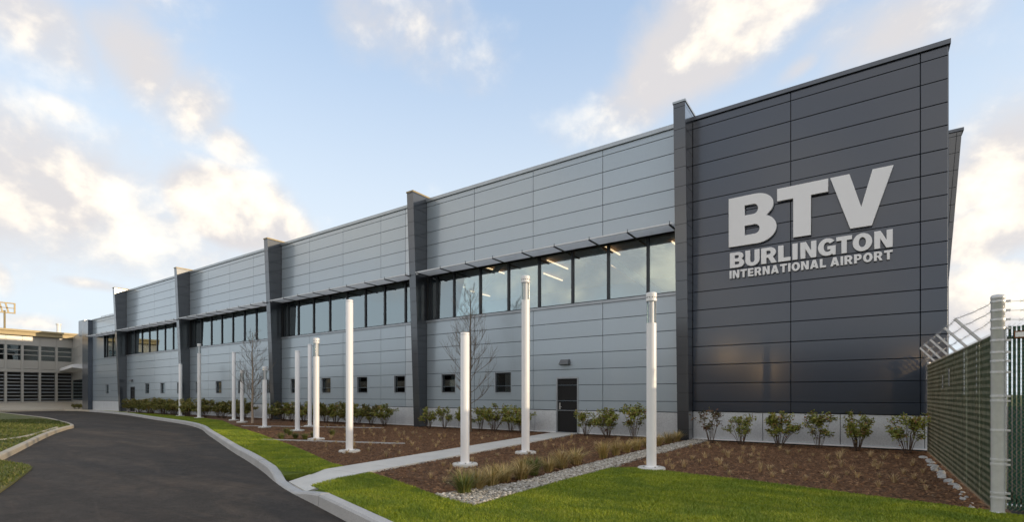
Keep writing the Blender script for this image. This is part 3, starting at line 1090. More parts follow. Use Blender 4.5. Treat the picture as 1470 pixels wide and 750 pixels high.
# copings
for fx, x1, jo, i in bays:
    c = MB()
    c.hexa([(fx, W - 0.06, TOPZ - 0.02), (x1, W - 0.06, TOPZ - 0.02), (x1, W + 0.5, TOPZ - 0.02), (fx, W + 0.5, TOPZ - 0.02),
            (fx, W - 0.06, TOPZ + 0.12), (x1, W - 0.06, TOPZ + 0.12), (x1, W + 0.5, TOPZ + 0.15), (fx, W + 0.5, TOPZ + 0.15)])
    tb(c, 'coping', 'coping')
c = MB(); c.box(XL, FIN_X[0] - FIN_W, W - 0.05, W + 0.45, 8.7, 8.8); tb(c, 'coping', 'coping')
c = MB(); c.hexa([(FIN_X[4], W - 0.07, 10.53), (XR + 0.05, W - 0.07, 10.53), (XR + 0.05, W + 0.5, 10.53), (FIN_X[4], W + 0.5, 10.53),
                  (FIN_X[4], W - 0.07, 10.65), (XR + 0.05, W - 0.07, 10.65), (XR + 0.05, W + 0.5, 10.67), (FIN_X[4], W + 0.5, 10.67)])
tb(c, 'coping', 'dark_coping')
# railing on the low end bay
c = MB()
for k in range(8):
    c.tube([(XL + 0.3 + k * 1.15, W + 0.6, 8.5), (XL + 0.3 + k * 1.15, W + 0.6, 9.15)], 0.025, 5)
c.tube([(XL + 0.3, W + 0.6, 9.15), (XL + 8.4, W + 0.6, 9.15)], 0.025, 5)
tb(c, 'roof_railing', 'steel')

# fins that lean out towards the top
FZ = [-0.1, 0.36, 0.95, 1.55, 2.16, 2.77, 3.37, 3.97, 4.57, 5.17, 5.77, 6.37, 6.97, 7.57, 8.17, 8.77, 9.37, 9.97, 10.55]
FTOP = 10.74


def fin_prot(z):
    return 0.44 + (0.885 - 0.44) * min(max((z - 0.0) / FTOP, 0), 1)


for i, fx in enumerate(FIN_X):
    x0, x1 = fx - FIN_W, fx
    if i == 4:
        x0 = fx - 0.37
    core = MB()
    zt = FTOP + (0.09 if i == 4 else 0)
    e = 0.012
    core.hexa([(x0 + e, W - fin_prot(0) + e, -0.1), (x1 - e, W - fin_prot(0) + e, -0.1), (x1 - e, W + 0.03, -0.1), (x0 + e, W + 0.03, -0.1),
               (x0 + e, W - fin_prot(zt) + e, zt - 0.05), (x1 - e, W - fin_prot(zt) + e, zt - 0.05), (x1 - e, W + 0.03, zt - 0.05), (x0 + e, W + 0.03, zt - 0.05)])
    back = 1.1
    core.box(x0 + e, x1 - e, W + 0.06 if i < 4 else W + 0.06, W + back - 0.02, 10.66, zt - 0.05) if False else None
    fin = tb(core, 'fin', 'core')
    tops = FZ[:-1] + [10.66]
    for z0, z1 in zip(tops, tops[1:]):
        a, b2 = z0 + 0.006, z1 - 0.006
        p0, p1 = fin_prot(a), fin_prot(b2)
        m = MB().hexa([(x0, W - p0, a), (x1, W - p0, a), (x1, W + 0.0, a), (x0, W + 0.0, a), (x0, W - p1, b2), (x1, W - p1, b2), (x1, W + 0.0, b2), (x0, W + 0.0, b2)])
        m.v = [(x, y if y < W - 0.1 else W - 0.005, z) for x, y, z in m.v]
        tb(m, 'fin_panel', 'fin_metal', fin)
    # head of the fin runs back over the parapet
    m = MB().hexa([(x0, W - fin_prot(10.66), 10.665), (x1, W - fin_prot(10.66), 10.665), (x1, W + back, 10.665), (x0, W + back, 10.665),
                   (x0, W - fin_prot(zt), zt - 0.04), (x1, W - fin_prot(zt), zt - 0.04), (x1, W + back, zt - 0.04), (x0, W + back, zt - 0.04)])
    tb(m, 'fin_panel', 'fin_metal', fin)
    m = MB().box(x0 - 0.02, x1 + 0.02, W - fin_prot(zt) - 0.025, W + back + 0.02, zt - 0.035, zt + 0.03)
    tb(m, 'fin_cap', 'gold_metal' if i < 4 else 'coping', fin)
# fin on the far side facade, past the sign wall
FY = 23.4


def efin(z):
    return XR + 0.30 + (1.02 - 0.30) * min(max(z / 10.7, 0), 1)


core = MB().hexa([(XR, FY + 0.02, -0.1), (efin(0) - 0.02, FY + 0.02, -0.1), (efin(0) - 0.02, FY + 0.38, -0.1), (XR, FY + 0.38, -0.1), (XR, FY + 0.02, 10.7), (efin(10.7) - 0.02, FY + 0.02, 10.7), (efin(10.7) - 0.02, FY + 0.38, 10.7), (XR, FY + 0.38, 10.7)])
fin = tb(core, 'fin', 'core')
for z0, z1 in zip(FZ, FZ[1:] + [10.7]):
    a, b2 = z0 + 0.008, z1 - 0.008
    m = MB().hexa([(XR + 0.003, FY, a), (efin(a) - 0.14, FY, a), (efin(a) - 0.14, FY + 0.40, a), (XR + 0.003, FY + 0.40, a), (XR + 0.003, FY, b2), (efin(b2) - 0.14, FY, b2), (efin(b2) - 0.14, FY + 0.40, b2), (XR + 0.003, FY + 0.40, b2)])
    m.hexa([(efin(a) - 0.125, FY, a), (efin(a), FY, a), (efin(a), FY + 0.40, a), (efin(a) - 0.125, FY + 0.40, a), (efin(b2) - 0.125, FY, b2), (efin(b2), FY, b2), (efin(b2), FY + 0.40, b2), (efin(b2) - 0.125, FY + 0.40, b2)])
    tb(m, 'fin_panel', 'fin_metal', fin)
tb(MB().box(XR + 0.002, efin(10.7) + 0.05, FY - 0.04, FY + 0.44, 10.70, 10.80), 'fin_cap', 'dark_coping', fin)

# ribbon windows
MULL = [0.0, 0.19, 0.57, 1.60, 3.10, 4.60, 6.10, 7.60, 9.07, 10.56]


def window(x0, x1, z0, z1, y, fw=0.045, depth=0.12, name='window', glass='window_glass', frame='frame'):
    f = MB()
    f.box(x0, x0 + fw, y, y + depth, z0, z1)
    f.box(x1 - fw, x1, y, y + depth, z0, z1)
    f.box(x0 + fw, x1 - fw, y, y + depth, z0, z0 + fw)
    f.box(x0 + fw, x1 - fw, y, y + depth, z1 - fw, z1)
    w = tb(f, name, frame)
    p = MB().box(x0 + fw, x1 - fw, y + depth * 0.45, y + depth * 0.45 + 0.012, z0 + fw, z1 - fw)
    tb(p, 'pane', glass, w)
    return w


for fx, x1, jo, i in bays:
    xs = [fx + m for m in MULL] + [x1]
    for a, b_ in zip(xs, xs[1:]):
        window(a, b_, SILL, HEAD, W + 0.06)
    c = MB(); c.box(fx, x1, W - 0.03, W + 0.17, 4.87, SILL - 0.003); c.box(fx, x1, W - 0.045, W - 0.03, 4.85, 4.90); tb(c, 'window_sill', 'sill')
    c = MB(); c.box(fx, x1, W + 0.002, W + 0.20, HEAD + 0.003, HEAD + 0.045); tb(c, 'window_head', 'frame')
xs = [-58.6, -58.0, -56.6, -55.2, FIN_X[0] - FIN_W]
for a, b_ in zip(xs, xs[1:]):
    window(a, b_, SILL, HEAD, W + 0.06)
c = MB(); c.box(-58.6, FIN_X[0] - FIN_W, W - 0.03, W + 0.17, 4.87, SILL - 0.003); tb(c, 'window_sill', 'sill')
tb(cladding(MB(), XL, -58.6, 4.86, 7.03, W), 'panel', 'grey_panel')
c = MB(); c.box(XL, -58.6, W + 0.04, W + 0.4, 4.8, 7.1); tb(c, 'wall', 'core')

# small square windows
for x0, x1, z0, z1 in small_windows:
    f = MB()                                           # light reveal lining
    f.box(x0 - 0.004, x0 + 0.02, W - 0.012, W + 0.15, z0, z1); f.box(x1 - 0.02, x1 + 0.004, W - 0.012, W + 0.15, z0, z1)
    f.box(x0 + 0.02, x1 - 0.02, W - 0.012, W + 0.15, z1 - 0.02, z1 + 0.004); f.box(x0 + 0.02, x1 - 0.02, W - 0.03, W + 0.15, z0 - 0.004, z0 + 0.02)
    w = tb(f, 'small_window', 'trim_panel')
    q = MB()
    for a, b_, d, e_ in ((x0 + 0.02, x0 + 0.07, z0 + 0.02, z1 - 0.02), (x1 - 0.07, x1 - 0.02, z0 + 0.02, z1 - 0.02), (x0 + 0.07, x1 - 0.07, z0 + 0.02, z0 + 0.07), (x0 + 0.07, x1 - 0.07, z1 - 0.07, z1 - 0.02)):
        q.box(a, b_, W + 0.085, W + 0.13, d, e_)
    tb(q, 'frame', 'frame', w)
    tb(MB().box(x0 + 0.07, x1 - 0.07, W + 0.10, W + 0.112, z0 + 0.07, z1 - 0.07), 'pane', 'far_glass', w)
    k = RND.random()
    tb(MB().box(x0 + (0.07 if k < 0.5 else 0.45), x1 - 0.07, W + 0.135, W + 0.15, z0 + 0.07, z1 - (0.07 if k > 0.3 else 0.4)), 'blind', 'blind' if k < 0.75 else 'interior_wall', w)

# sunshades: outriggers, louvre slats and a front fascia
for fx, x1, jo, i in bays + [(-60.5, FIN_X[0] - FIN_W, None, 4)]:
    dep = 0.88
    a, b_ = fx + 0.16, x1 - 0.01
    s = MB()
    s.box(a, b_, W - dep, W - dep + 0.035, 6.985, 7.035)
    s.box(fx + 0.01, a, W - 0.70, W - 0.66, 6.965, 7.03)
    sh = tb(s, 'sunshade', 'shade_metal')
    for k in range(9):
        y = W - dep + 0.085 + k * 0.088
        m = MB().hexa([(a, y, 7.00), (b_, y, 7.00), (b_, y + 0.012, 6.997), (a, y + 0.012, 6.997), (a, y + 0.062, 7.052), (b_, y + 0.062, 7.052), (b_, y + 0.074, 7.049), (a, y + 0.074, 7.049)])
        tb(m, 'louvre', 'shade_metal', sh)
    n = max(2, round((b_ - a) / 1.5))
    for k in range(n + 1):
        x = a + 0.08 + (b_ - a - 0.16) * k / n
        tb(MB().box(x - 0.03, x + 0.03, W - dep - 0.012, W - 0.002, 6.955, 6.985).box(x - 0.008, x + 0.008, W - dep - 0.014, W - dep - 0.001, 6.985, 7.09), 'outrigger', 'frame', sh)

# plinth
pj = []
for fx, x1, jo, i in bays:
    edges = [fx, fx + 1.95, fx + 3.95, fx + 5.95, fx + 7.95, fx + 9.95, x1]
    for a, b_ in zip(edges, edges[1:]):
        pj.append((a, b_, W + 0.004, 0.0, 0.89))
pj += [(XL, -57.8, W + 0.004, 0.0, 0.89), (-57.8, FIN_X[0] - FIN_W, W + 0.004, 0.0, 0.89)]
de = [FIN_X[4], -2.55, -0.55, 1.32, XR]
for a, b_ in zip(de, de[1:]):
    pj.append((a, b_, W + 0.03, 0.05, 0.94))
for a, b_, y, z0, z1 in pj:
    dr = [d for d in doors if d[0] < b_ and d[1] > a]
    m = cladding(MB(), a, b_, z0, z1, y, 0.03, holes=dr)
    if m.f:
        tb(m, 'plinth_panel', 'base_panel')
c = MB(); c.box(FIN_X[4], XR - 0.02, W - 0.02, W + 0.14, 0.03, 0.062); tb(c, 'flashing', 'white_paint')
for fx, x1, jo, i in bays[1:]:
    segs = [(fx, x1)] if i != 3 else [(fx, -9.85), (-8.82, x1)]
    for a, b_ in segs:
        tb(MB().box(a, b_, W - 0.018, W + 0.02, 0.03, 0.055), 'flashing', 'white_paint')

# doors
for x0, x1, z0, z1 in doors:
    f = MB()
    f.box(x0 - 0.015, x0 + 0.045, W - 0.014, W + 0.15, 0.03, z1); f.box(x1 - 0.045, x1 + 0.015, W - 0.014, W + 0.15, 0.03, z1)
    f.box(x0 + 0.045, x1 - 0.045, W - 0.014, W + 0.15, z1 - 0.05, z1 + 0.015)
    f.box(x0 + 0.045, x1 - 0.045, W - 0.02, W + 0.15, 0.028, 0.055)
    fr = tb(f, 'door', 'sill' if x0 > -20 else 'frame')
    leaf = tb(MB().box(x0 + 0.05, x1 - 0.05, W + 0.03, W + 0.075, 0.06, z1 - 0.055), 'door_leaf', 'door_paint', fr)
    h = MB().box(x0 + 0.10, x0 + 0.16, W + 0.022, W + 0.03, 0.92, 1.18)
    h.tube([(x0 + 0.13, W + 0.025, 1.02), (x0 + 0.13, W - 0.03, 1.02), (x0 + 0.24, W - 0.03, 1.02)], 0.011, 6)
    tb(h, 'door_handle', 'steel', fr)

# small fittings on the plinth
v = empty('fire_hose_inlet', (-7.73, W - 0.02, 0.62), 'round reddish metal hose inlet on the pale plinth right of the door', 'hose inlet')
MB().tube([(0, 0.03, 0), (0, -0.05, 0)], [0.14, 0.14], 16).build('plate', 'red_metal', v)
MB().tube([(-0.05, -0.05, 0), (-0.05, -0.14, -0.03)], [0.05, 0.055], 10).tube([(0.06, -0.05, 0.01), (0.06, -0.13, -0.02)], [0.05, 0.055], 10).build('inlet', 'steel', v)
v = tag(MB().tube([(0, 0.03, 0), (0, -0.09, 0), (0, -0.09, -0.06)], [0.03, 0.025, 0.02], 8).box(-0.05, 0.05, -0.1, -0.085, 0.03, 0.05).build('wall_tap', 'red_metal', None, False, (-7.71, W, 0.21)), 'small dark wall tap low on the plinth under the hose inlet', 'tap')

# wall lamps
for (x, z, lab) in ((-9.41, 2.64, 'grey wedge wall lamp above the black door by the walkway'), (-51.8, 2.62, 'small dark wall lamp above the far door at the building end')):
    L = empty('wall_lamp', (x, W - 0.003, z), lab, 'wall lamp', 'wall lamps over the doors')
    MB().hexa([(-0.20, -0.19, 0.01), (0.20, -0.19, 0.01), (0.23, 0, 0), (-0.23, 0, 0), (-0.17, -0.10, 0.19), (0.17, -0.10, 0.19), (0.20, 0, 0.21), (-0.20, 0, 0.21)]).build('housing', 'lamp_grey', L)
    MB().box(-0.17, 0.17, -0.17, -0.02, -0.012, 0.004).build('lens', 'lamp_glass', L)


# ------------------------------------------------------------------ lettering
def arc(cx, cy, rx, ry, a0, a1, n=14):
    return [(cx + rx * math.cos(R(a0 + (a1 - a0) * k / n)), cy + ry * math.sin(R(a0 + (a1 - a0) * k / n))) for k in range(n + 1)]


def glyph(ch):
    t = 0.285
    if ch == 'I': return 0.285, [[(0, 0), (t, 0), (t, 1), (0, 1)]]
    if ch == 'L': return 0.66, [[(0, 0), (.66, 0), (.66, .235), (t, .235), (t, 1), (0, 1)]]
    if ch == 'T': return 0.80, [[(.26, 0), (.54, 0), (.54, .755), (.80, .755), (.80, 1), (0, 1), (0, .755), (.26, .755)]]
    if ch == 'V': return 0.93, [[(.305, 0), (.625, 0), (.93, 1), (.635, 1), (.47, .36), (.295, 1), (0, 1)]]
    if ch == 'N': return 0.84, [[(0, 0), (.275, 0), (.275, .56), (.55, 0), (.84, 0), (.84, 1), (.565, 1), (.565, .44), (.29, 1), (0, 1)]]
    if ch == 'E': return 0.69, [[(0, 0), (.69, 0), (.69, .225), (t, .225), (t, .395), (.65, .395), (.65, .605), (t, .605), (t, .775), (.68, .775), (.68, 1), (0, 1)]]
    if ch == 'A': return 0.93, [[(0, 0), (.285, 0), (.335, .17), (.595, .17), (.645, 0), (.93, 0), (.625, 1), (.305, 1)], [(.40, .375), (.53, .375), (.465, .66)]]
    if ch == 'U': return 0.82, [[(0, 1), (0, .36)] + arc(.41, .36, .41, .38, 180, 360, 20) + [(.82, 1), (.535, 1), (.535, .37)] + arc(.41, .36, .125, .15, 0, -180, 10) + [(.285, 1)]]
    if ch == 'O': return 0.92, [arc(.46, .5, .46, .52, 0, 359, 36)[:-1], arc(.46, .5, .17, .285, 0, 359, 28)[:-1]]
    if ch == 'P': return 0.76, [[(0, 0), (t, 0), (t, .33), (.44, .33)] + arc(.44, .665, .32, .335, -90, 90, 16) + [(0, 1)], [(t, .54)] + [(.40, .54)] + arc(.40, .665, .09, .125, -90, 90, 8) + [(t, .79)]]
    if ch == 'R': return 0.84, [[(0, 0), (t, 0), (t, .37), (.37, .37), (.545, 0), (.84, 0), (.625, .405)] + arc(.46, .68, .325, .32, -50, 90, 16) + [(0, 1)], [(t, .565)] + [(.42, .565)] + arc(.42, .68, .085, .115, -90, 90, 8) + [(t, .795)]]
    if ch == 'B': return 0.83, [[(0, 0), (.50, 0)] + arc(.50, .285, .33, .285, -90, 62, 14) + arc(.47, .745, .31, .255, -40, 90, 14) + [(0, 1)],
                                [(t, .20), (.46, .20)] + arc(.46, .295, .085, .095, -90, 90, 8) + [(t, .39)], [(t, .60), (.44, .60)] + arc(.44, .70, .08, .10, -90, 90, 8) + [(t, .80)]]
    if ch == 'G':
        o = arc(.46, .5, .46, .52, 38, 296, 30)
        i = arc(.46, .5, .175, .285, 290, 42, 20)
        return 0.88, [o + [(.70, .09), (.73, 0), (.88, 0), (.88, .55), (.47, .55), (.47, .345), (.625, .345), (.60, .255)] + i[1:] + []]
    raise KeyError(ch)


def letter(ch, x0, x1, z0, z1, parent, depth, y_back):
    w, loops = glyph(ch)
    cu = bpy.data.curves.new('letter_curve', 'CURVE')
    cu.dimensions = '2D'
    cu.fill_mode = 'BOTH'
    cu.extrude = depth / 2 - 0.006
    cu.bevel_depth = 0.006
    cu.bevel_resolution = 1
    cu.offset = -0.006
    for lp in loops:
        sp = cu.splines.new('POLY')
        sp.points.add(len(lp) - 1)
        for p, (a, b) in zip(sp.points, lp):
            p.co = (a / w * (x1 - x0), b * (z1 - z0), 0, 1)
        sp.use_cyclic_u = True
    to = bpy.data.objects.new('tmp', cu)
    COL.objects.link(to)
    dg = bpy.context.evaluated_depsgraph_get()
    me = bpy.data.meshes.new_from_object(to.evaluated_get(dg))
    bpy.data.objects.remove(to)
    bpy.data.curves.remove(cu)
    me.name = 'letter'
    me.materials.clear()
    me.materials.append(MATS['sign_white'])
    # XY letter plane -> XZ wall plane, facing -Y
    me.transform(Matrix(((1, 0, 0, 0), (0, 0, -1, 0), (0, 1, 0, 0), (0, 0, 0, 1))))
    o = link('letter', me, parent, (x0 - parent.location.x, y_back - depth / 2 - parent.location.y, z0))
    return o


sign = empty('building_sign', (-1.42, W - 0.03, 0), 'raised white letters BTV BURLINGTON INTERNATIONAL AIRPORT on the dark sign wall', 'sign')
YB = W - 0.035
for ch, a, b_ in (('B', -3.498, -2.15), ('T', -2.135, -0.833), ('V', -0.785, 0.655)):
    letter(ch, a, b_, 6.14, 7.675, sign, 0.10, YB)
for ch, (a, b_) in zip('BURLINGTON', [(-3.47, -3.05), (-3.02, -2.62), (-2.575, -2.143), (-2.111, -1.785), (-1.735, -1.60), (-1.53, -1.125), (-1.085, -0.655), (-0.64, -0.27), (-0.255, 0.19), (0.235, 0.64)]):
    letter(ch, a, b_, 5.482, 5.965, sign, 0.07, YB)
txt = 'INTERNATIONAL AIRPORT'
adv = [(0.28 if ch == ' ' else glyph(ch)[0] * (0.9 if ch != 'I' else 0.85) + 0.11) for ch in txt]
k = (0.64 + 3.484 + 0.11 * 4.124 / sum(adv)) / sum(adv)
x = -3.484
for ch, a in zip(txt, adv):
    if ch != ' ':
        letter(ch, x, x + (a - 0.11) * k, 5.155, 5.41, sign, 0.05, YB)
    x += a * k

# ================================================================== LIGHT COLUMNS
# x, y, height, radius, has lamp head, label
columns = [
    (-38.975, 15.715, 3.63, 0.105, False, 'short plain white column farthest along the lawn, in front of a fin'),
    (-34.558, 15.009, 4.72, 0.105, True, 'farthest white light column with glass lamp head, rising above the hedge'),
    (-30.102, 14.942, 3.97, 0.10, False, 'plain white column in the hedge, left of the pale-trunked bare tree'),
    (-27.481, 14.074, 2.81, 0.095, True, 'shortest white light column with glass head, against the pale-trunked tree'),
    (-22.206, 12.385, 2.77, 0.095, True, 'short white light column with glass head, right of the pale-trunked tree'),
    (-19.073, 12.019, 3.30, 0.095, False, 'plain white column left of the close pair of columns in the middle'),
    (-21.338, 14.08, 3.86, 0.09, False, 'plain white column just behind a lamp-headed column in the middle'),
    (-14.893, 10.064, 3.37, 0.095, True, 'white light column with glass head in the middle bed, before another column'),
    (-11.022, 8.424, 3.97, 0.092, False, 'tall plain white column left of the concrete walkway'),
    (-6.913, 8.205, 2.81, 0.094, False, 'short plain white column right of the walkway near the grass clumps'),
    (-7.076, 10.786, 4.52, 0.105, True, 'tallest near white light column with glass head, left of the black door'),
    (-3.489, 9.908, 3.535, 0.098, True, 'white light column with glass head at the lawn edge, before the dark corner fin'),
]
for x, y, hgt, r, lamp, lab in columns:
    c = empty('light_column', (x, y, 0), lab, 'light column', 'white light columns in the planting beds')
    b = MB().lathe([(0.27, -0.15), (0.27, 0.035), (0.255, 0.05), (0.02, 0.05)], 28)
    b.build('base', 'base_stone', c, True)
    MB().lathe([(r + 0.035, 0.045), (r + 0.035, 0.058), (0.01, 0.058)], 24).build('flange', 'white_paint', c, True)
    m = MB()
    for k in range(4):
        t = math.pi / 4 + k * math.pi / 2
        m.lathe([(0.016, 0.05), (0.016, 0.075), (0.002, 0.076)], 6, (r + 0.065) * math.cos(t), (r + 0.065) * math.sin(t))
    m.build('bolt', 'steel', c)
    cv = MB()
    for z0, z1 in ((0.42, 0.66),):
        for q in range(4):
            t0, t1 = -1.9 + q * 0.2, -1.9 + (q + 1) * 0.2
            ra, rb_ = r + 0.001, r + 0.005
            cv.hexa([(ra * math.cos(t0), ra * math.sin(t0), z0), (rb_ * math.cos(t0), rb_ * math.sin(t0), z0), (rb_ * math.cos(t1), rb_ * math.sin(t1), z0), (ra * math.cos(t1), ra * math.sin(t1), z0),
                     (ra * math.cos(t0), ra * math.sin(t0), z1), (rb_ * math.cos(t0), rb_ * math.sin(t0), z1), (rb_ * math.cos(t1), rb_ * math.sin(t1), z1), (ra * math.cos(t1), ra * math.sin(t1), z1)])
    cv.build('access_cover', 'white_paint', c)
    if not lamp:
        MB().lathe([(r, 0.055), (r, hgt - 0.012), (r - 0.008, hgt), (0.01, hgt + 0.002)], 28).build('shaft', 'white_paint', c, True)
        MB().lathe([(r + 0.003, hgt - 0.05), (r + 0.003, hgt - 0.042)], 28).build('seam', 'sill', c, True)
    else:
        gl = 0.44
        zs = hgt - 0.17 - gl
        MB().lathe([(r, 0.055), (r, zs), (0.01, zs + 0.001)], 28).build('shaft', 'white_paint', c, True)
        hd = MB().lathe([(r + 0.006, hgt - 0.17), (r + 0.008, hgt - 0.115), (r + 0.002, hgt - 0.11), (r + 0.002, hgt - 0.09), (r + 0.008, hgt - 0.085), (r + 0.008, hgt - 0.01), (r - 0.002, hgt), (0.01, hgt + 0.003)], 28)
        head = hd.build('lamp_head', 'white_paint', c, True)
        m = MB()
        for k in range(12):
            t = 2 * math.pi * k / 12
            ca, sa = math.cos(t), math.sin(t)
            m.tube([((r + 0.003) * math.cos(t - 0.1), (r + 0.003) * math.sin(t - 0.1), hgt - 0.10), ((r + 0.003) * math.cos(t + 0.1), (r + 0.003) * math.sin(t + 0.1), hgt - 0.10)], 0.007, 4)
        m.build('vent', 'pole_dark', head)
        MB().lathe([(r - 0.008, zs + 0.001), (r - 0.008, hgt - 0.165)], 28).build('lamp_glass', 'lamp_glass', head, True)
        MB().lathe([(0.052, zs + 0.002), (0.052, hgt - 0.168)], 16).build('diffuser', 'white_paint', head, True)
        m = MB()
        for k in range(3):
            t = 2 * math.pi * k / 3 + 0.4
            m.tube([((r - 0.016) * math.cos(t), (r - 0.016) * math.sin(t), zs), ((r - 0.016) * math.cos(t), (r - 0.016) * math.sin(t), hgt - 0.16)], 0.006, 5)
        m.build('rod', 'steel', head)


# ================================================================== PLANTS
def leaf_mesh(name, n, rx, rz, z0, stems, leaf, mat, seed, spread=0.75, droop=0.3):
    """upright shrub: stems fanning out of the ground and leaves in clusters at their ends."""
    g = np.random.default_rng(seed)
    sb = MB()
    tips = []
    for k in range(stems):
        a = 2 * math.pi * k / stems + g.uniform(-0.4, 0.4)
        rr = rx * g.uniform(0.25, 0.95)
        top = Vector((math.cos(a) * rr, math.sin(a) * rr, z0 + rz * g.uniform(0.35, 1.0) * (1 - 0.35 * (rr / rx) ** 2)))
        mid = Vector((top.x * 0.45 + g.normal(0, 0.03), top.y * 0.45 + g.normal(0, 0.03), top.z * 0.55))
        base = Vector((math.cos(a) * 0.05, math.sin(a) * 0.05, -0.03))
        sb.tube([base, mid, top], [0.009, 0.007, 0.003], 4, False)
        tips.append((mid, top))
        for q in range(3):
            t = g.uniform(0.35, 0.9)
            s = mid.lerp(top, t)
            e = s + Vector((g.normal(0, 0.11), g.normal(0, 0.11), g.uniform(0.03, 0.17)))
            sb.tube([s, e], [0.005, 0.002], 3, False)
            tips.append((s, e))
    m = len(tips)
    idx = g.integers(0, m, n)
    P0 = np.array([t[0][:] for t in tips]); P1 = np.array([t[1][:] for t in tips])
    t = np.clip(g.beta(2.6, 0.9, n), 0, 1)[:, None]
    c = P0[idx] * (1 - t) + P1[idx] * t + g.normal(0, 0.028, (n, 3))
    az = g.uniform(0, 2 * np.pi, n)
    el = g.normal(0.15, 0.5, n) - droop * g.random(n)
    d = np.stack([np.cos(az) * np.cos(el), np.sin(az) * np.cos(el), np.sin(el)], 1)
    up = g.normal(0, 1, (n, 3)); up[:, 2] += 1.0
    s = np.cross(d, up); s /= np.linalg.norm(s, axis=1, keepdims=True) + 1e-9
    nn = np.cross(s, d)
    L = g.uniform(0.7, 1.25, n)[:, None] * leaf
    w = L * 0.22
    V = np.stack([c, c + d * L * 0.5 + s * w + nn * 0.012, c + d * L - nn * L * 0.18, c + d * L * 0.5 - s * w + nn * 0.012], 1).reshape(-1, 3)
    F = np.arange(4 * n).reshape(-1, 4)
    # clumps of light and dark growth share a tone
    clump = g.normal(0, 0.16, m)[idx]
    tone = np.clip(g.normal(0.45, 0.17, n) + clump, 0, 1)
    br = g.random(n) < 0.16
    tone[br] = g.uniform(0.86, 1.0, br.sum())
    return sb.mesh(name + '_stems', 'stem'), np_mesh(name + '_leaves', V, F, mat, np.repeat(tone, 4))


shrub_kinds = [leaf_mesh('shrub', (1500, 1250, 1750, 1000)[k], (0.52, 0.46, 0.58, 0.5)[k], (0.95, 0.85, 0.9, 1.0)[k], 0.16, (16, 14, 18, 13)[k], (0.075, 0.07, 0.08, 0.085)[k], 'shrub_leaf', 20 + k) for k in range(4)]
sparse_kind = [leaf_mesh('sparse', 420, 0.46, 0.95, 0.15, 12, 0.08, 'sparse_leaf', 40)]
hedge_kinds = [leaf_mesh('hedge', 2600, 0.66, 1.12, 0.05, 20, 0.095, 'hedge_leaf', 50 + k) for k in range(3)]


def shrub(kind, x, y, s, lab, group):
    o = empty('shrub', (x, y, 0), lab, 'shrub', group)
    rz = RND.uniform(0, 6.28)
    sc = (s * RND.uniform(0.94, 1.08), s * RND.uniform(0.94, 1.08), s)
    o.rotation_euler = (0, 0, rz)
    o.scale = sc
    link('stems', kind[0], o)
    link('foliage', kind[1], o)
    return o


ORD = ['first', 'second', 'third', 'fourth', 'fifth', 'sixth', 'seventh', 'eighth', 'ninth', 'tenth', 'eleventh', 'twelfth', 'thirteenth']
for k, (x, s) in enumerate(zip((-3.85, -2.99, -2.0, -1.01, -0.14, 0.91), (0.98, 0.92, 0.95, 0.98, 1.02, 1.06))):
    o = shrub(sparse_kind[0] if k == 0 else shrub_kinds[k % 4], x, 16.25, s,
              'sparse reddish shrub at the left end of the dark sign wall' if k == 0 else '%s leafy shrub from the fence along the dark sign wall' % ORD[5 - k] if k < 5 else 'leafy shrub against the fence, rightmost along the dark sign wall', 'shrubs along the dark sign wall')
    if k == 5: o.scale = (1.2, 1.1, 1.04)
for k, (x, y, s) in enumerate(((-8.15, 16.35, 0.95), (-7.25, 16.2, 0.98), (-6.35, 16.3, 1.12))):
    shrub(shrub_kinds[(k + 1) % 4], x, y, s, ('leafy shrub directly right of the black door', 'leafy shrub between the hose inlet and the tallest right-hand shrub', 'tallest leafy shrub right of the door, behind the lawn-edge column')[k], 'shrubs right of the black door')
for k, (x, s) in enumerate(((-15.75, 0.92), (-14.95, 0.98), (-13.75, 0.92), (-12.95, 0.94), (-12.2, 1.12), (-11.45, 1.08), (-10.85, 0.95))):
    shrub(shrub_kinds[k % 4], x, 16.25 + 0.12 * (k % 2), s, '%s shrub to the left of the black door under the small windows' % ORD[6 - k], 'shrubs between the third fin and the door')
for k, (x, s) in enumerate(((-28.2, 0.95), (-27.2, 0.98), (-26.2, 1.02), (-25.2, 1.0), (-24.3, 1.1), (-23.2, 1.06), (-22.2, 1.0), (-21.3, 1.02), (-20.4, 1.0), (-19.6, 0.96), (-18.5, 1.0))):
    shrub(hedge_kinds[k % 3] if k % 2 else shrub_kinds[k % 4], x, 16.1 + 0.15 * (k % 2), s, '%s shrub from the middle fin in the bay behind the plain white columns' % ORD[10 - k], 'shrubs in the middle bay')
for k in range(9):
    shrub(hedge_kinds[k % 3], -40.3 + 1.22 * k, 15.75 + 0.25 * (k % 2), 1.02 + 0.10 * (k % 3 == 1), '%s bush from the left in the hedge around the pale-trunked tree' % ORD[k], 'bushes of the hedge in the second bay')
for k in range(8):
    shrub(hedge_kinds[(k + 1) % 3], -49.6 + 1.15 * k, 16.2 + 0.2 * (k % 2), 1.05 + 0.08 * (k % 2), '%s bush from the left in the far hedge beside the far door' % ORD[k], 'bushes of the far hedge')


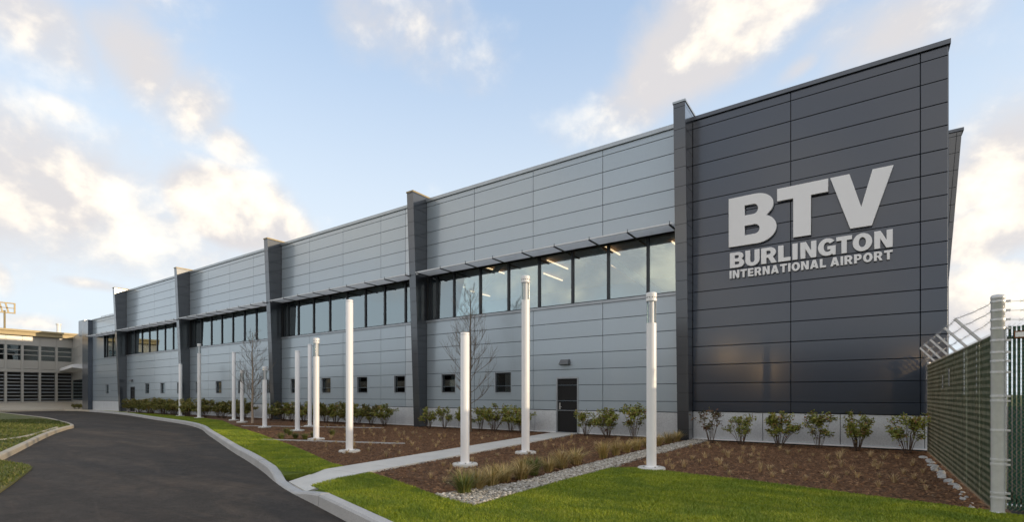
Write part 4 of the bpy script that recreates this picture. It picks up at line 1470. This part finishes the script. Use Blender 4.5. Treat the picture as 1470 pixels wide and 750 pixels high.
# bare trees
def bare_tree(name, x, y, hgt, width, bark, lab, seed):
    g = random.Random(seed)
    o = empty(name, (x, y, 0), lab, 'tree')
    tr = MB()
    pts = [Vector((g.uniform(-0.025, 0.025) * min(1, k), g.uniform(-0.025, 0.025) * min(1, k), -0.05 + (hgt + 0.05) * k / 10)) for k in range(11)]
    rad = [0.055 * (1 - k / 10) ** 0.8 + 0.006 for k in range(11)]
    rad[0] = 0.075
    tr.tube(pts, rad, 8)
    tr.build('trunk', bark, o, True)
    br = MB()
    tw = MB()

    def grow(p, d, L, r, depth, mb):
        q = [p]
        n = 4
        for k in range(n):
            d = (d + Vector((g.gauss(0, 0.12), g.gauss(0, 0.12), 0.07))).normalized()
            q.append(q[-1] + d * (L / n))
        mb.tube(q, [max(0.0028, r * (1 - 0.75 * k / n)) for k in range(n + 1)], 4 if depth else 5, False)
        if depth < 2:
            for k in range({0: 8, 1: 2}[depth]):
                t = g.uniform(0.25, 0.98)
                i = min(n - 1, int(t * n))
                s = q[i].lerp(q[i + 1], t * n - i)
                side = Vector((g.gauss(0, 1), g.gauss(0, 1), g.gauss(0.2, 0.5))).normalized()
                grow(s, (d * 1.0 + side * 0.55 + Vector((0, 0, 0.2))).normalized(), L * g.uniform(0.35, 0.6), r * 0.5, depth + 1, tw)
    nb = 38
    for k in range(nb):
        f = 0.20 + 0.76 * (k / nb) ** 0.9
        z = hgt * f
        i = min(9, int(f * 10))
        p = pts[i].lerp(pts[i + 1], f * 10 - i)
        a = k * 2.4 + g.uniform(-0.4, 0.4)
        up = 0.35 + 0.75 * f
        d = Vector((math.cos(a), math.sin(a), up)).normalized()
        L = width * (0.75 if f < 0.3 else 1.0) * (1.12 - f) * g.uniform(0.8, 1.15) + 0.18
        grow(p, d, L, 0.017 * (1.15 - f), 0, br)
    br.build('branches', 'bark_grey', o)
    tw.build('twigs', 'bark_grey', o)
    return o


bare_tree('young_tree', -12.887, 15.618, 5.75, 1.55, 'bark_grey', 'slender bare young tree between two white columns left of the door', 3)
bare_tree('young_tree', -26.36, 14.044, 4.75, 1.25, 'bark_pale', 'bare young tree with pale trunk in the far bed by the hedge', 8)


# sedges and dry tufts
def tuft_mesh(name, n, hgt, spread, width, mat, seed, tmean):
    g = np.random.default_rng(seed)
    a = g.uniform(0, 2 * np.pi, n)
    r0 = g.uniform(0, 0.28, n) * spread
    L = hgt * g.uniform(0.6, 1.15, n)
    out = spread * g.uniform(0.25, 1.0, n)
    S = 4
    rows = []
    for k in range(S + 1):
        t = k / S
        rr = r0 + out * t ** 1.7
        z = L * (t - 0.42 * t ** 2.6 * (out / spread)) * 1.15
        wv = width * (1 - t) ** 0.7 + 0.0008
        cx, cy = np.cos(a) * rr, np.sin(a) * rr
        sx, sy = -np.sin(a) * wv, np.cos(a) * wv
        rows.append(np.stack([np.stack([cx - sx, cy - sy, z], 1), np.stack([cx + sx, cy + sy, z], 1)], 1))
    V = np.stack(rows, 1).reshape(-1, 3)
    per = 2 * (S + 1)
    f = np.array([[2 * k, 2 * k + 1, 2 * k + 3, 2 * k + 2] for k in range(S)])
    F = (f[None] + (np.arange(n) * per)[:, None, None]).reshape(-1, 4)
    T = np.repeat(np.clip(g.normal(tmean, 0.22, n), 0, 1), per)
    return np_mesh(name, V, F, mat, T)


sedges = [tuft_mesh('sedge', 190, 0.40, 0.40, 0.0055, 'sedge', 60 + k, 0.62) for k in range(3)]
gsedges = [tuft_mesh('green_sedge', 240, 0.38, 0.36, 0.006, 'green_sedge', 70 + k, 0.4) for k in range(2)]
dry = [tuft_mesh('dry_tuft', 34, 0.17, 0.14, 0.0045, 'dry_grass', 80 + k, 0.55) for k in range(4)]
cl = [(-4.91, 5.80), (-4.97, 6.2), (-5.03, 6.63), (-5.06, 7.05), (-4.98, 7.45), (-5.04, 7.95), (-5.04, 8.5), (-5.07, 9.05), (-5.08, 9.7), (-5.03, 11.0), (-5.01, 11.7), (-5.03, 12.4), (-5.02, 13.1), (-4.98, 13.9), (-4.96, 14.7), (-4.93, 15.5), (-4.88, 16.2)]
for k, (x, y) in enumerate(cl):
    green = k in (0, 5)
    m = gsedges[k % 2] if green else sedges[k % 3]
    o = link('grass_clump', m, None, (x, y, 0.0), (0, 0, RND.uniform(0, 6.28)), (RND.uniform(0.85, 1.15),) * 2 + (RND.uniform(0.8, 1.05) * (0.92 if k < 9 else 1.0),))
    tag(o, ('dark green grass clump at the front tip of the gravel strip' if k == 0 else 'dark green grass clump among the tan ones along the gravel') if green else '%s clump of tan and green grass from the front along the gravel strip' % (ORD + ['fourteenth', 'fifteenth', 'sixteenth', 'seventeenth'])[k], 'grass clump', 'grass clumps along the gravel strip')
# a second, rear clump here and there so that the row is uneven
for k, (x, y) in enumerate([(-5.38, 6.35), (-5.42, 7.3), (-5.45, 8.2)]):
    o = link('grass_clump', sedges[(k + 1) % 3], None, (x, y, 0), (0, 0, k * 1.3), (0.8, 0.8, 0.75))
    tag(o, '%s low tan grass clump of the rear row behind the gravel-side clumps' % ORD[k], 'grass clump', 'rear grass clumps')
for k, (x, y) in enumerate([(-15.92, 9.45), (-15.75, 9.85), (-15.2, 9.85), (-15.7, 10.5), (-15.9, 11.4), (-17.3, 10.6), (-18.2, 11.0)]):
    o = link('grass_clump', gsedges[k % 2], None, (x, y, 0), (0, 0, k * 0.9), (0.62, 0.62, 0.62))
    tag(o, 'small dark green grass clump in the middle bed near the lawn edge', 'grass clump', 'green clumps in the middle bed')

tuft_spots = []


def rows_of_tufts(x0, x1, y0, y1, sx, sy, test, lab, group, jit=0.12, z=0.0):
    ny = int((y1 - y0) / sy)
    for j in range(ny + 1):
        nx = int((x1 - x0) / sx)
        for i in range(nx + 1):
            x = x0 + i * sx + (sx / 2 if j % 2 else 0) + RND.gauss(0, jit)
            y = y0 + j * sy + RND.gauss(0, jit)
            if RND.random() < 0.12 or not test(x, y):
                continue
            s = RND.uniform(0.55, 1.1)
            o = link('dry_tuft', dry[RND.randrange(4)], None, (x, y, z), (0, 0, RND.uniform(0, 6.28)), (s, s, s * RND.uniform(0.7, 1.2)))
            tag(o, lab, 'grass tuft', group)
            tuft_spots.append((x, y))


pin = lambda poly: (lambda x, y: bool(inside(np.array([x]), np.array([y]), poly)[0]))
RB = [(-3.95, 15.6), (-3.95, 10.2), (-3.2, 10.1), (-1.4, 9.75), (0.2, 9.35), (1.0, 9.2), (1.1, 15.4)]
MBED = [(wr(16) + 0.3, 16), (-5.6, 15.8), (-5.6, 9), (-5.7, 6.4), (-6.9, 6.5), (wr(7.2) + 0.3, 7.2)]
LB = [(wl(16) - 0.3, 15.6), (wl(7) - 0.3, 7.2), (-12, 8.3), (-15, 9.6), (-15.2, 12), (-22, 14), (-24, 15.4)]
rows_of_tufts(-3.9, 1.2, 9.5, 15.6, 0.55, 0.60, pin(RB), 'small dry tan grass tuft in the mulch before the dark sign wall', 'dry tufts before the dark sign wall')
rows_of_tufts(-9.5, -5.6, 6.4, 15.8, 0.55, 0.68, pin(MBED), 'small dry tan grass tuft in the mulch right of the walkway', 'dry tufts right of the walkway')
rows_of_tufts(-24, -9.2, 7.2, 15.5, 0.66, 0.85, pin(LB), 'small dry tan grass tuft in the mulch left of the walkway', 'dry tufts left of the walkway')

# thin stone edging strips in the far bed
for k, (p, q, lab) in enumerate([((-16.3, 9.0), (-11.4, 10.7), 'thin pale stone edging running from the lawn into the middle bed'), ((-24.2, 12.4), (-17.5, 15.2), 'thin pale stone edging farther back in the middle bed')]):
    p, q = Vector(p), Vector(q)
    e = empty('bed_edging', (p.x, p.y, 0), lab, 'edging', 'edging strips')
    d = q - p
    n = Vector((-d.y, d.x)).normalized() * 0.06
    for i in range(5):
        a, b_ = d * (i / 5) + d.normalized() * 0.01, d * ((i + 1) / 5)
        MB().hexa([(a.x - n.x, a.y - n.y, -0.05), (b_.x - n.x, b_.y - n.y, -0.05), (b_.x + n.x, b_.y + n.y, -0.05), (a.x + n.x, a.y + n.y, -0.05),
                   (a.x - n.x, a.y - n.y, 0.03), (b_.x - n.x, b_.y - n.y, 0.03), (b_.x + n.x, b_.y + n.y, 0.03), (a.x + n.x, a.y + n.y, 0.03)]).build('edging_stone', 'kerb_concrete', e)

# ================================================================== FENCE
FX = 1.35


def chain(mb_len, z0, z1, pitch, r, to3):
    """zigzag wires of a chain-link fabric along s = 0..len; to3(s, z) gives the point."""
    n = int(mb_len / pitch)
    rows = int((z1 - z0) / pitch)
    S, Z0, S1, Z1 = [], [], [], []
    for i in range(n):
        for j in range(rows):
            a = i * pitch + (pitch if j % 2 else 0)
            b_ = i * pitch + (0 if j % 2 else pitch)
            S.append(a); Z0.append(z0 + j * pitch); S1.append(b_); Z1.append(z0 + (j + 1) * pitch)
    P = np.array([to3(s, z) for s, z in zip(S, Z0)]); Q = np.array([to3(s, z) for s, z in zip(S1, Z1)])
    d = Q - P
    d /= np.linalg.norm(d, axis=1, keepdims=True)
    nrm = np.array(to3(0, 0)) - np.array(to3(1, 0))
    nrm = np.cross(nrm, [0, 0, 1.0]); nrm /= np.linalg.norm(nrm)
    u = np.broadcast_to(nrm, d.shape)
    w = np.cross(d, u)
    V = []
    for c_, s_ in ((1, 0), (-0.5, 0.87), (-0.5, -0.87)):
        off = (u * c_ + w * s_) * r
        V += [P + off, Q + off]
    V = np.stack(V, 1).reshape(-1, 3)
    f = np.array([[0, 1, 3, 2], [2, 3, 5, 4], [4, 5, 1, 0]])
    F = (f[None] + (np.arange(len(P)) * 6)[:, None, None]).reshape(-1, 4)
    return V, F


def barbed(pts, r=0.0035, step=0.13, seed=1):
    g = random.Random(seed)
    b = MB()
    pts = [Vector(p) for p in pts]
    fine = []
    for p, q in zip(pts, pts[1:]):
        L = (q - p).length
        n = max(3, int(L / 0.12))
        for k in range(n):
            t = k / n
            v = p.lerp(q, t)
            v.z -= 0.05 * L * 0.3 * math.sin(math.pi * t)
            fine.append(v + Vector((g.gauss(0, 0.004), 0, g.gauss(0, 0.004))))
    fine.append(pts[-1])
    b.tube(fine, r, 5)
    for v in fine[1::1]:
        for s in (1, -1):
            b.tube([v + Vector((-0.02, 0.006 * s, -0.018 * s)), v + Vector((0.02, -0.006 * s, 0.018 * s))], 0.002, 3)
    return b


fence = empty('chain_link_fence', (FX, 12.8, 0), 'green slatted chain-link fence with barbed wire running from gate post to building', 'fence')
FLX, FLY = FX, 12.8
Y0, Y1, FH = 8.85, 16.75, 2.28


def fb(b, name, mat, smooth=False, parent=None):
    b.v = [(x - FLX, y - FLY, z) for x, y, z in b.v]
    return b.build(name, mat, parent or fence, smooth)


sl = MB().box(-0.004, 0.004, -0.024, 0.024, 0.05, FH - 0.03).mesh('slat', 'slat_green')
n = int((Y1 - Y0) / 0.064)
for k in range(n):
    link('slat', sl, fence, (0.0 + RND.uniform(-0.003, 0.003), Y0 + 0.04 + k * 0.064 - FLY, RND.uniform(-0.01, 0.01)), (0, 0, RND.gauss(0, 0.05) + 0.22 * math.sin(k * 0.35)))
V, F = chain(Y1 - Y0, 0.03, FH + 0.03, 0.046, 0.0017, lambda s, z: (-0.014, Y0 + s - FLY, z))
cf = link('chain_mesh', np_mesh('chain_mesh', V, F, 'wire'), fence); cf['kind'] = 'stuff'
fb(MB().tube([(FX + 0.03, Y0, FH - 0.02), (FX + 0.03, Y1, FH - 0.02)], 0.021, 8), 'top_rail', 'galvanised', True)
fb(MB().tube([(FX + 0.03, Y0, 0.08), (FX + 0.03, Y1, 0.08)], 0.012, 6), 'bottom_rail', 'galvanised', True)
POSTY = [9.85, 11.04, 12.19, 13.25, 14.4, 15.5]
for y in POSTY:
    fb(MB().tube([(FX + 0.06, y, -0.3), (FX + 0.06, y, FH)], 0.03, 10), 'post', 'galvanised', True)
    # barbed-wire arm leaning out over the bed
    fb(MB().hexa([(FX + 0.07, y - 0.022, FH - 0.02), (FX + 0.07, y + 0.022, FH - 0.02), (FX + 0.02, y + 0.022, FH - 0.02), (FX + 0.02, y - 0.022, FH - 0.02),
                  (FX - 0.235, y - 0.018, FH + 0.345), (FX - 0.235, y + 0.018, FH + 0.345), (FX - 0.262, y + 0.018, FH + 0.325), (FX - 0.262, y - 0.018, FH + 0.325)]), 'barb_arm', 'post_steel')
fb(MB().tube([(FX + 0.02, Y1 + 0.03, -0.3), (FX + 0.02, Y1 + 0.03, FH + 0.05)], 0.035, 10), 'end_post', 'galvanised', True)
for k, (t, zp) in enumerate(((0.97, 2.67), (0.66, 2.555), (0.33, 2.44))):
    px = lambda y: (FX + 0.02 - 0.27 * t, y, FH + 0.345 * t)
    fb(barbed([(FX - 0.02, 8.74, zp)] + [px(y) for y in POSTY] + [(FX + 0.0, Y1 + 0.03, FH - 0.02 + 0.1 * k)], seed=5 + k), 'barbed_wire', 'galvanised')
for (y, z0, z1) in ((12.55, 1.66, 2.0), (13.5, 1.62, 1.90)):
    m = MB().box(FX - 0.035, FX - 0.024, y - 0.045, y + 0.045, z0, z1)
    for q in range(4):
        z = z0 + (z1 - z0) * (q + 0.5) / 4
        m.box(FX - 0.037, FX - 0.0345, y - 0.03, y + 0.03, z - 0.012, z + 0.012)
    fb(m, 'tag_plate', 'galvanised')

# gate post with hinge bands
gp = empty('gate_post', (1.385, 8.72, 0), 'thick galvanised steel gate post at the fence corner', 'post')
MB().lathe([(0.078, -0.3), (0.078, 0.02), (0.067, 0.03), (0.067, 2.70), (0.070, 2.705), (0.070, 2.735), (0.055, 2.755), (0.01, 2.765)], 24).build('shaft', 'post_steel', gp, True)
for z in (0.20, 0.26, 0.62, 0.68, 1.05, 1.42, 1.48, 1.78, 1.92, 2.03, 2.18, 2.33, 2.44, 2.555, 2.67):
    MB().lathe([(0.066, z - 0.014), (0.0735, z - 0.012), (0.0735, z + 0.012), (0.066, z + 0.014)], 20).box(0.06, 0.115, -0.012, 0.012, z - 0.012, z + 0.012).build('band', 'post_steel', gp, True)

# gate
gx0, gx1, GY = 1.458, 5.1, 8.75
gate = empty('slatted_gate', (gx0, GY, 0), 'green slatted chain-link gate right of the thick gate post', 'gate')
MB().tube([(0.0, 0, 0.06), (0.0, 0, 2.33)], 0.016, 8).build('tension_bar', 'galvanised', gate, True)
MB().tube([(-0.02, 0.04, 0.10), (gx1 - gx0, 0.04, 0.10)], 0.022, 8).build('frame_rail', 'galvanised', gate, True)
MB().tube([(-0.02, 0.04, 2.22), (gx1 - gx0, 0.04, 2.22)], 0.022, 8).build('frame_rail', 'galvanised', gate, True)
MB().tube([(gx1 - gx0, 0.04, 0.10), (gx1 - gx0, 0.04, 2.22)], 0.022, 8).build('frame_post', 'galvanised', gate, True)
gsl = MB().box(-0.0138, 0.0138, -0.004, 0.004, 0.06, 2.36).mesh('slat', 'slat_green')
for k in range(88):
    link('slat', gsl, gate, (0.042 + k * 0.0405, RND.uniform(-0.003, 0.003), RND.uniform(-0.008, 0.008)))
V, F = chain(gx1 - gx0, 0.04, 2.40, 0.046, 0.0019, lambda s, z: (s, -0.013, z))
cf = link('chain_mesh', np_mesh('chain_mesh', V, F, 'wire'), gate); cf['kind'] = 'stuff'
pl = MB().box(0.075, 0.62, -0.034, -0.022, 2.20, 2.29).build('name_plate', 'rust', gate)
MB().box(0.085, 0.17, -0.036, -0.0335, 2.215, 2.275).build('plate_face', 'white_paint', pl)
for k, (zp) in enumerate((2.67, 2.555, 2.44)):
    barbed([(-0.09, 0, zp), (gx1 - gx0, 0.02, zp + 0.03)], seed=30 + k).build('barbed_wire', 'galvanised', gate)

# stones along the foot of the fence
bm = bmesh.new(); bmesh.ops.create_icosphere(bm, subdivisions=2, radius=1.0)
rock_meshes = []
for k in range(4):
    b2 = bm.copy()
    for v in b2.verts:
        v.co *= 0.8 + 0.35 * RND.random()
        v.co.z *= 0.7
    me = bpy.data.meshes.new('rock'); b2.to_mesh(me); b2.free(); me.materials.append(MATS['rock']); rock_meshes.append(me)
bm.free()
for k in range(34):
    y = 9.0 + (k / 33) ** 1.05 * 6.6 + RND.uniform(-0.1, 0.1)
    s = RND.uniform(0.025, 0.07) * (0.5 if y < 10.6 else 1.0)
    o = link('rock', rock_meshes[k % 4], None, (1.24 - RND.uniform(0.0, 0.10), y, s * 0.25), (0, 0, RND.uniform(0, 6)), (s * 1.3, s, s))
    tag(o, 'small pale grey rock lying along the foot of the fence', 'rock', 'rocks along the foot of the fence')

# ================================================================== NEIGHBOURING BUILDING AT THE LEFT
NX = -75.0
nb = empty('neighbour_building', (NX, 14, 0), 'low pale metal and glass building with louvred openings at the far left', 'building')
NY0 = 14.0


def nbp(b, name, mat, parent=None):
    b.v = [(x - NX, y - NY0, z) for x, y, z in b.v]
    return b.build(name, mat, parent or nb)


cols = [-8.0, -4.6, -1.4, 1.9, 5.2, 8.5, 11.75, 15.15, 18.55]      # column lines along Y; the last five are in view
ZB, ZT = 0.62, 8.0
cols = [10.45 - 2.85 * k for k in range(5, 0, -1)] + [13.3, 16.05, 18.8] if False else cols
nyA, nyB = cols[0], 19.1
# column lines from the photograph: solved for the facade plane
vis = []
cols = [-6.5, -3.6, -0.6, 2.3, 5.2, 8.1, 11.0, 13.45]


def px_to_y(px):
    cx = (px - 735.0) / 726.45
    s_, c_ = math.sin(R(YAW)), math.cos(R(YAW))
    dx, dy = -s_ + c_ * cx, c_ + s_ * cx
    return NX / dx * dy


vis = [px_to_y(p) for p in (8, 32, 57, 81, 105)]
step = vis[1] - vis[0]
cols = [vis[0] - step * k for k in (5, 4, 3, 2, 1)] + vis
yA, yB = cols[0], cols[-1]
nbp(MB().box(NX - 12, NX - 0.45, yA, yB, -0.3, ZT - 0.1), 'wall', 'garage_dark')
nbp(MB().box(NX - 0.45, NX - 0.02, yA, yB, 6.85, ZT - 0.1).box(NX - 0.45, NX - 0.05, yA, yB, 4.3, 5.25).box(NX - 0.45, NX - 0.02, yA, yB, -0.3, ZB + 0.15), 'spandrel', 'far_metal')
for a, b_ in zip(cols, cols[1:]):
    nbp(MB().box(NX - 0.015, NX + 0.02, a + 0.03, b_ - 0.03, 6.87, ZT - 0.15), 'panel', 'far_metal')
    nbp(MB().box(NX - 0.045, NX + 0.0, a + 0.03, b_ - 0.03, 4.32, 5.23), 'panel', 'far_metal')
    w = nbp(MB().box(NX - 0.1, NX - 0.02, a + 0.1, b_ - 0.1, 5.78, 5.86).box(NX - 0.1, NX - 0.02, a + 0.1, b_ - 0.1, 6.30, 6.38), 'window', 'far_metal')
    nbp(MB().box(NX - 0.2, NX - 0.18, a + 0.1, b_ - 0.1, 5.26, 6.84), 'pane', 'far_glass', w)
    for k in range(9):
        z = ZB + 0.35 + k * 0.37
        nbp(MB().hexa([(NX - 0.25, a + 0.1, z), (NX - 0.05, a + 0.1, z - 0.03), (NX - 0.05, b_ - 0.1, z - 0.03), (NX - 0.25, b_ - 0.1, z), (NX - 0.25, a + 0.1, z + 0.10), (NX - 0.05, a + 0.1, z + 0.05), (NX - 0.05, b_ - 0.1, z + 0.05), (NX - 0.25, b_ - 0.1, z + 0.10)]), 'louvre', 'steel' if k % 4 == 1 else 'sill')
for y in cols:
    nbp(MB().box(NX - 0.30, NX + 0.09, y - 0.10, y + 0.10, 0.0, 6.86), 'column', 'far_metal')
nbp(MB().box(NX - 0.02, NX + 0.14, yA, yB + 0.1, 3.95, 4.28), 'beam', 'far_metal')
nbp(MB().box(NX - 12, NX + 0.55, yA, yB + 0.6, ZT - 0.1, ZT + 0.42).box(NX - 12, NX + 0.75, yA, yB + 0.6, ZT + 0.30, ZT + 0.5), 'roof', 'gold_metal')
# angled link wall to the terminal
P0, P1 = Vector((NX, yB)), Vector((-63.2, W + 0.1))
d = (P1 - P0).normalized(); nrm = Vector((d.y, -d.x))
for k in range(6):
    a, b_ = P0.lerp(P1, k / 6), P0.lerp(P1, (k + 1) / 6)
    for z0, z1 in ((-0.2, 0.9), (0.93, 2.0), (2.03, 3.1), (3.13, 4.0), (4.6, 5.6), (5.63, 6.7), (6.73, 8.1)):
        q = [a + d * 0.03, b_ - d * 0.03]
        m = MB().hexa([(q[0].x + nrm.x * .05, q[0].y + nrm.y * .05, z0), (q[1].x + nrm.x * .05, q[1].y + nrm.y * .05, z0), (q[1].x - nrm.x * .1, q[1].y - nrm.y * .1, z0), (q[0].x - nrm.x * .1, q[0].y - nrm.y * .1, z0),
                       (q[0].x + nrm.x * .05, q[0].y + nrm.y * .05, z1), (q[1].x + nrm.x * .05, q[1].y + nrm.y * .05, z1), (q[1].x - nrm.x * .1, q[1].y - nrm.y * .1, z1), (q[0].x - nrm.x * .1, q[0].y - nrm.y * .1, z1)])
        nbp(m, 'panel', 'far_glass' if (z1 < 4.0 and z0 > 0.5) else 'far_metal')
a, b_ = P0, P1
nbp(MB().hexa([(a.x, a.y, -0.2), (b_.x, b_.y, -0.2), (b_.x - nrm.x * .3, b_.y - nrm.y * .3, -0.2), (a.x - nrm.x * .3, a.y - nrm.y * .3, -0.2), (a.x, a.y, 8.0), (b_.x, b_.y, 8.0), (b_.x - nrm.x * .3, b_.y - nrm.y * .3, 8.0), (a.x - nrm.x * .3, a.y - nrm.y * .3, 8.0)]), 'wall', 'garage_dark')
q0, q1 = P0.lerp(P1, 0.02), P1
nbp(MB().hexa([(q0.x + nrm.x * .05, q0.y + nrm.y * .05, 4.0), (q1.x + nrm.x * .05, q1.y + nrm.y * .05, 4.0), (q1.x + nrm.x * 1.2, q1.y + nrm.y * 1.2, 4.15), (q0.x + nrm.x * 1.2, q0.y + nrm.y * 1.2, 4.15),
               (q0.x + nrm.x * .05, q0.y + nrm.y * .05, 4.55), (q1.x + nrm.x * .05, q1.y + nrm.y * .05, 4.55), (q1.x + nrm.x * 1.2, q1.y + nrm.y * 1.2, 4.45), (q0.x + nrm.x * 1.2, q0.y + nrm.y * 1.2, 4.45)]), 'canopy', 'white_paint')
nbp(MB().box(-63.25, -61.62, W - 0.35, W + 0.6, -0.2, 8.75), 'pier', 'dark_panel')
vt = tag(MB().lathe([(0.22, 7.9), (0.22, 10.0), (0.28, 10.02), (0.28, 10.2), (0.05, 10.25)], 14).build('vent_pipe', 'white_paint', None, True, (NX - 6, px_to_y(101) + 0.4, 0)), 'pale vent pipe on the roof of the far left building', 'vent pipe')
hv = empty('rooftop_unit', (-67.5, W + 1.6, 8.0), 'grey boxy air unit on the roof beside the pier', 'air unit')
MB().box(-0.9, 0.9, -0.9, 0.9, -0.3, 1.3).build('cabinet', 'sill', hv)
for k in range(5):
    MB().box(0.9, 0.93, -0.8, 0.8, 0.1 + k * 0.22, 0.2 + k * 0.22).build('grille_bar', 'steel', hv)
# slatted screen on a mast over the roof
mast = empty('roof_screen', (NX - 1.0, px_to_y(10), 8.4), 'tan slatted screen panel on a mast above the far left roof', 'screen')
MB().tube([(0, 0, -0.5), (0, 0, 2.2)], 0.09, 8).build('mast', 'gold_metal', mast, True)
fr = MB()
for (a, b_, c_, e_) in ((-3.2, 0.85, 1.9, 2.02), (-3.2, 0.85, 2.95, 3.07)):
    fr.box(-0.06, 0.06, a, b_, c_, e_)
fr.box(-0.06, 0.06, 0.72, 0.85, 2.02, 2.95)
fr.build('screen_frame', 'gold_metal', mast)
for k in range(8):
    y = -3.0 + k * 0.46
    MB().hexa([(-0.05, y, 2.02), (0.05, y, 2.02), (0.05, y + 0.14, 2.02), (-0.05, y + 0.14, 2.02), (-0.05, y - 0.22, 2.95), (0.05, y - 0.22, 2.95), (0.05, y - 0.08, 2.95), (-0.05, y - 0.08, 2.95)]).build('screen_slat', 'gold_metal', mast)
MB().box(-0.05, 0.05, -3.2, 0.72, 2.45, 2.53).build('screen_rail', 'gold_metal', mast)

# raised verge and path before that building
vp = MB()
vp.hexa([(-74.9, -10, -0.3), (-70.2, -10, -0.3), (-66.5, 18.0, -0.3), (-74.9, 20.5, -0.3), (-74.9, -10, ZB), (-70.2, -10, 0.0), (-66.5, 18.0, 0.0), (-74.9, 20.5, ZB)])
o = vp.build('verge_bank', 'tan_concrete'); tag(o, kind='structure')
kerb_run('kerb', [Vector((-70.1, -10)), Vector((-68.6, 4)), Vector((-67.4, 12)), Vector((-66.3, 16.2)), Vector((-63.5, 16.9)), Vector((-60.6, 16.76))], lambda p: 0.02, 0.16, 3.5, -0.3, 'tan_concrete', side=1)
sw = sheet('pavement', [(-66.6, 16.2), (-63.5, 16.9), (-60.4, 16.75), (-50.5, 16.2), (-50.5, W + 0.02), (-64, W + 0.05), (-67, 18)], 0.018, 'tan_concrete', 0.2)
tag(sw, kind='structure')
for (x, y, s, lab) in ((-68.0, 11.2, 0.42, 'dark low boulder on the kerb before the far left building'), (-69.6, 5.6, 0.32, 'small dark boulder at the far left kerb')):
    o = link('boulder', rock_meshes[1].copy(), None, (x, y, 0.2), None, (s, s * 1.4, s))
    o.data.materials.clear(); o.data.materials.append(MATS['blackish'])
    tag(o, lab, 'boulder')
for k in range(4):
    shrub(hedge_kinds[k % 3], -66.8 + k * 0.9, 17.1 + 0.1 * k, 0.5, '%s low scrubby plant from the left at the foot of the link wall' % ORD[k], 'low plants at the link wall')

# ================================================================== OPPOSITE SIDE (seen mirrored in the facade)
gar = empty('parking_garage', (-90, -36, 0), 'long low tan concrete parking garage across the road, mirrored in the far windows', 'building')
for z0, z1 in ((-0.3, 1.1), (3.0, 4.2), (6.1, 7.4)):
    MB().box(-60, 30, 0, 0.4, z0, z1).build('parapet', 'garage_concrete', gar)
MB().box(-60, 30, -18, -6, -0.3, 7.2).build('core', 'garage_dark', gar)
for z in (2.8, 5.9):
    MB().box(-60, 30, -6, -0.02, z, z + 0.3).build('floor_slab', 'garage_dark', gar)
for k in range(10):
    MB().box(-60 + k * 10, -59.3 + k * 10, -0.3, 0.5, -0.3, 7.3).build('pillar', 'garage_concrete', gar)
hall = empty('service_hall', (0, -36, 0), 'dark brown service hall across the road, mirrored in the dark sign wall', 'building')
MB().box(-55, 75, -14, 0, -0.3, 6.2).build('wall', 'hall_dark', hall)
MB().box(-55.3, 75.3, -14.3, 0.3, 6.2, 6.6).build('roof', 'garage_dark', hall)
for k in range(16):
    d_ = MB().box(-52 + k * 8, -48.5 + k * 8, 0.0, 0.06, 0.0, 3.6).build('loading_door', 'garage_dark', hall)
for (x, z, lab) in ((-13.9, 6.5, 'lit orange lamp on a post near the garage, left one'), (-9.8, 4.7, 'lit orange lamp on a post near the garage, middle one'), (4.75, 4.4, 'lit orange lamp on a post near the garage, right one')):
    l = empty('street_lamp', (x, -33.0, 0), lab, 'street lamp', 'lamps across the road')
    MB().tube([(0, -0.3, -0.2), (0, -0.3, z + 0.3), (0, 0, z + 0.35)], [0.08, 0.06, 0.05], 8).build('post', 'pole_dark', l, True)
    MB().box(-0.32, 0.32, -0.12, 0.12, z - 0.18, z + 0.18).build('lamp_lens', 'street_lamp', l)
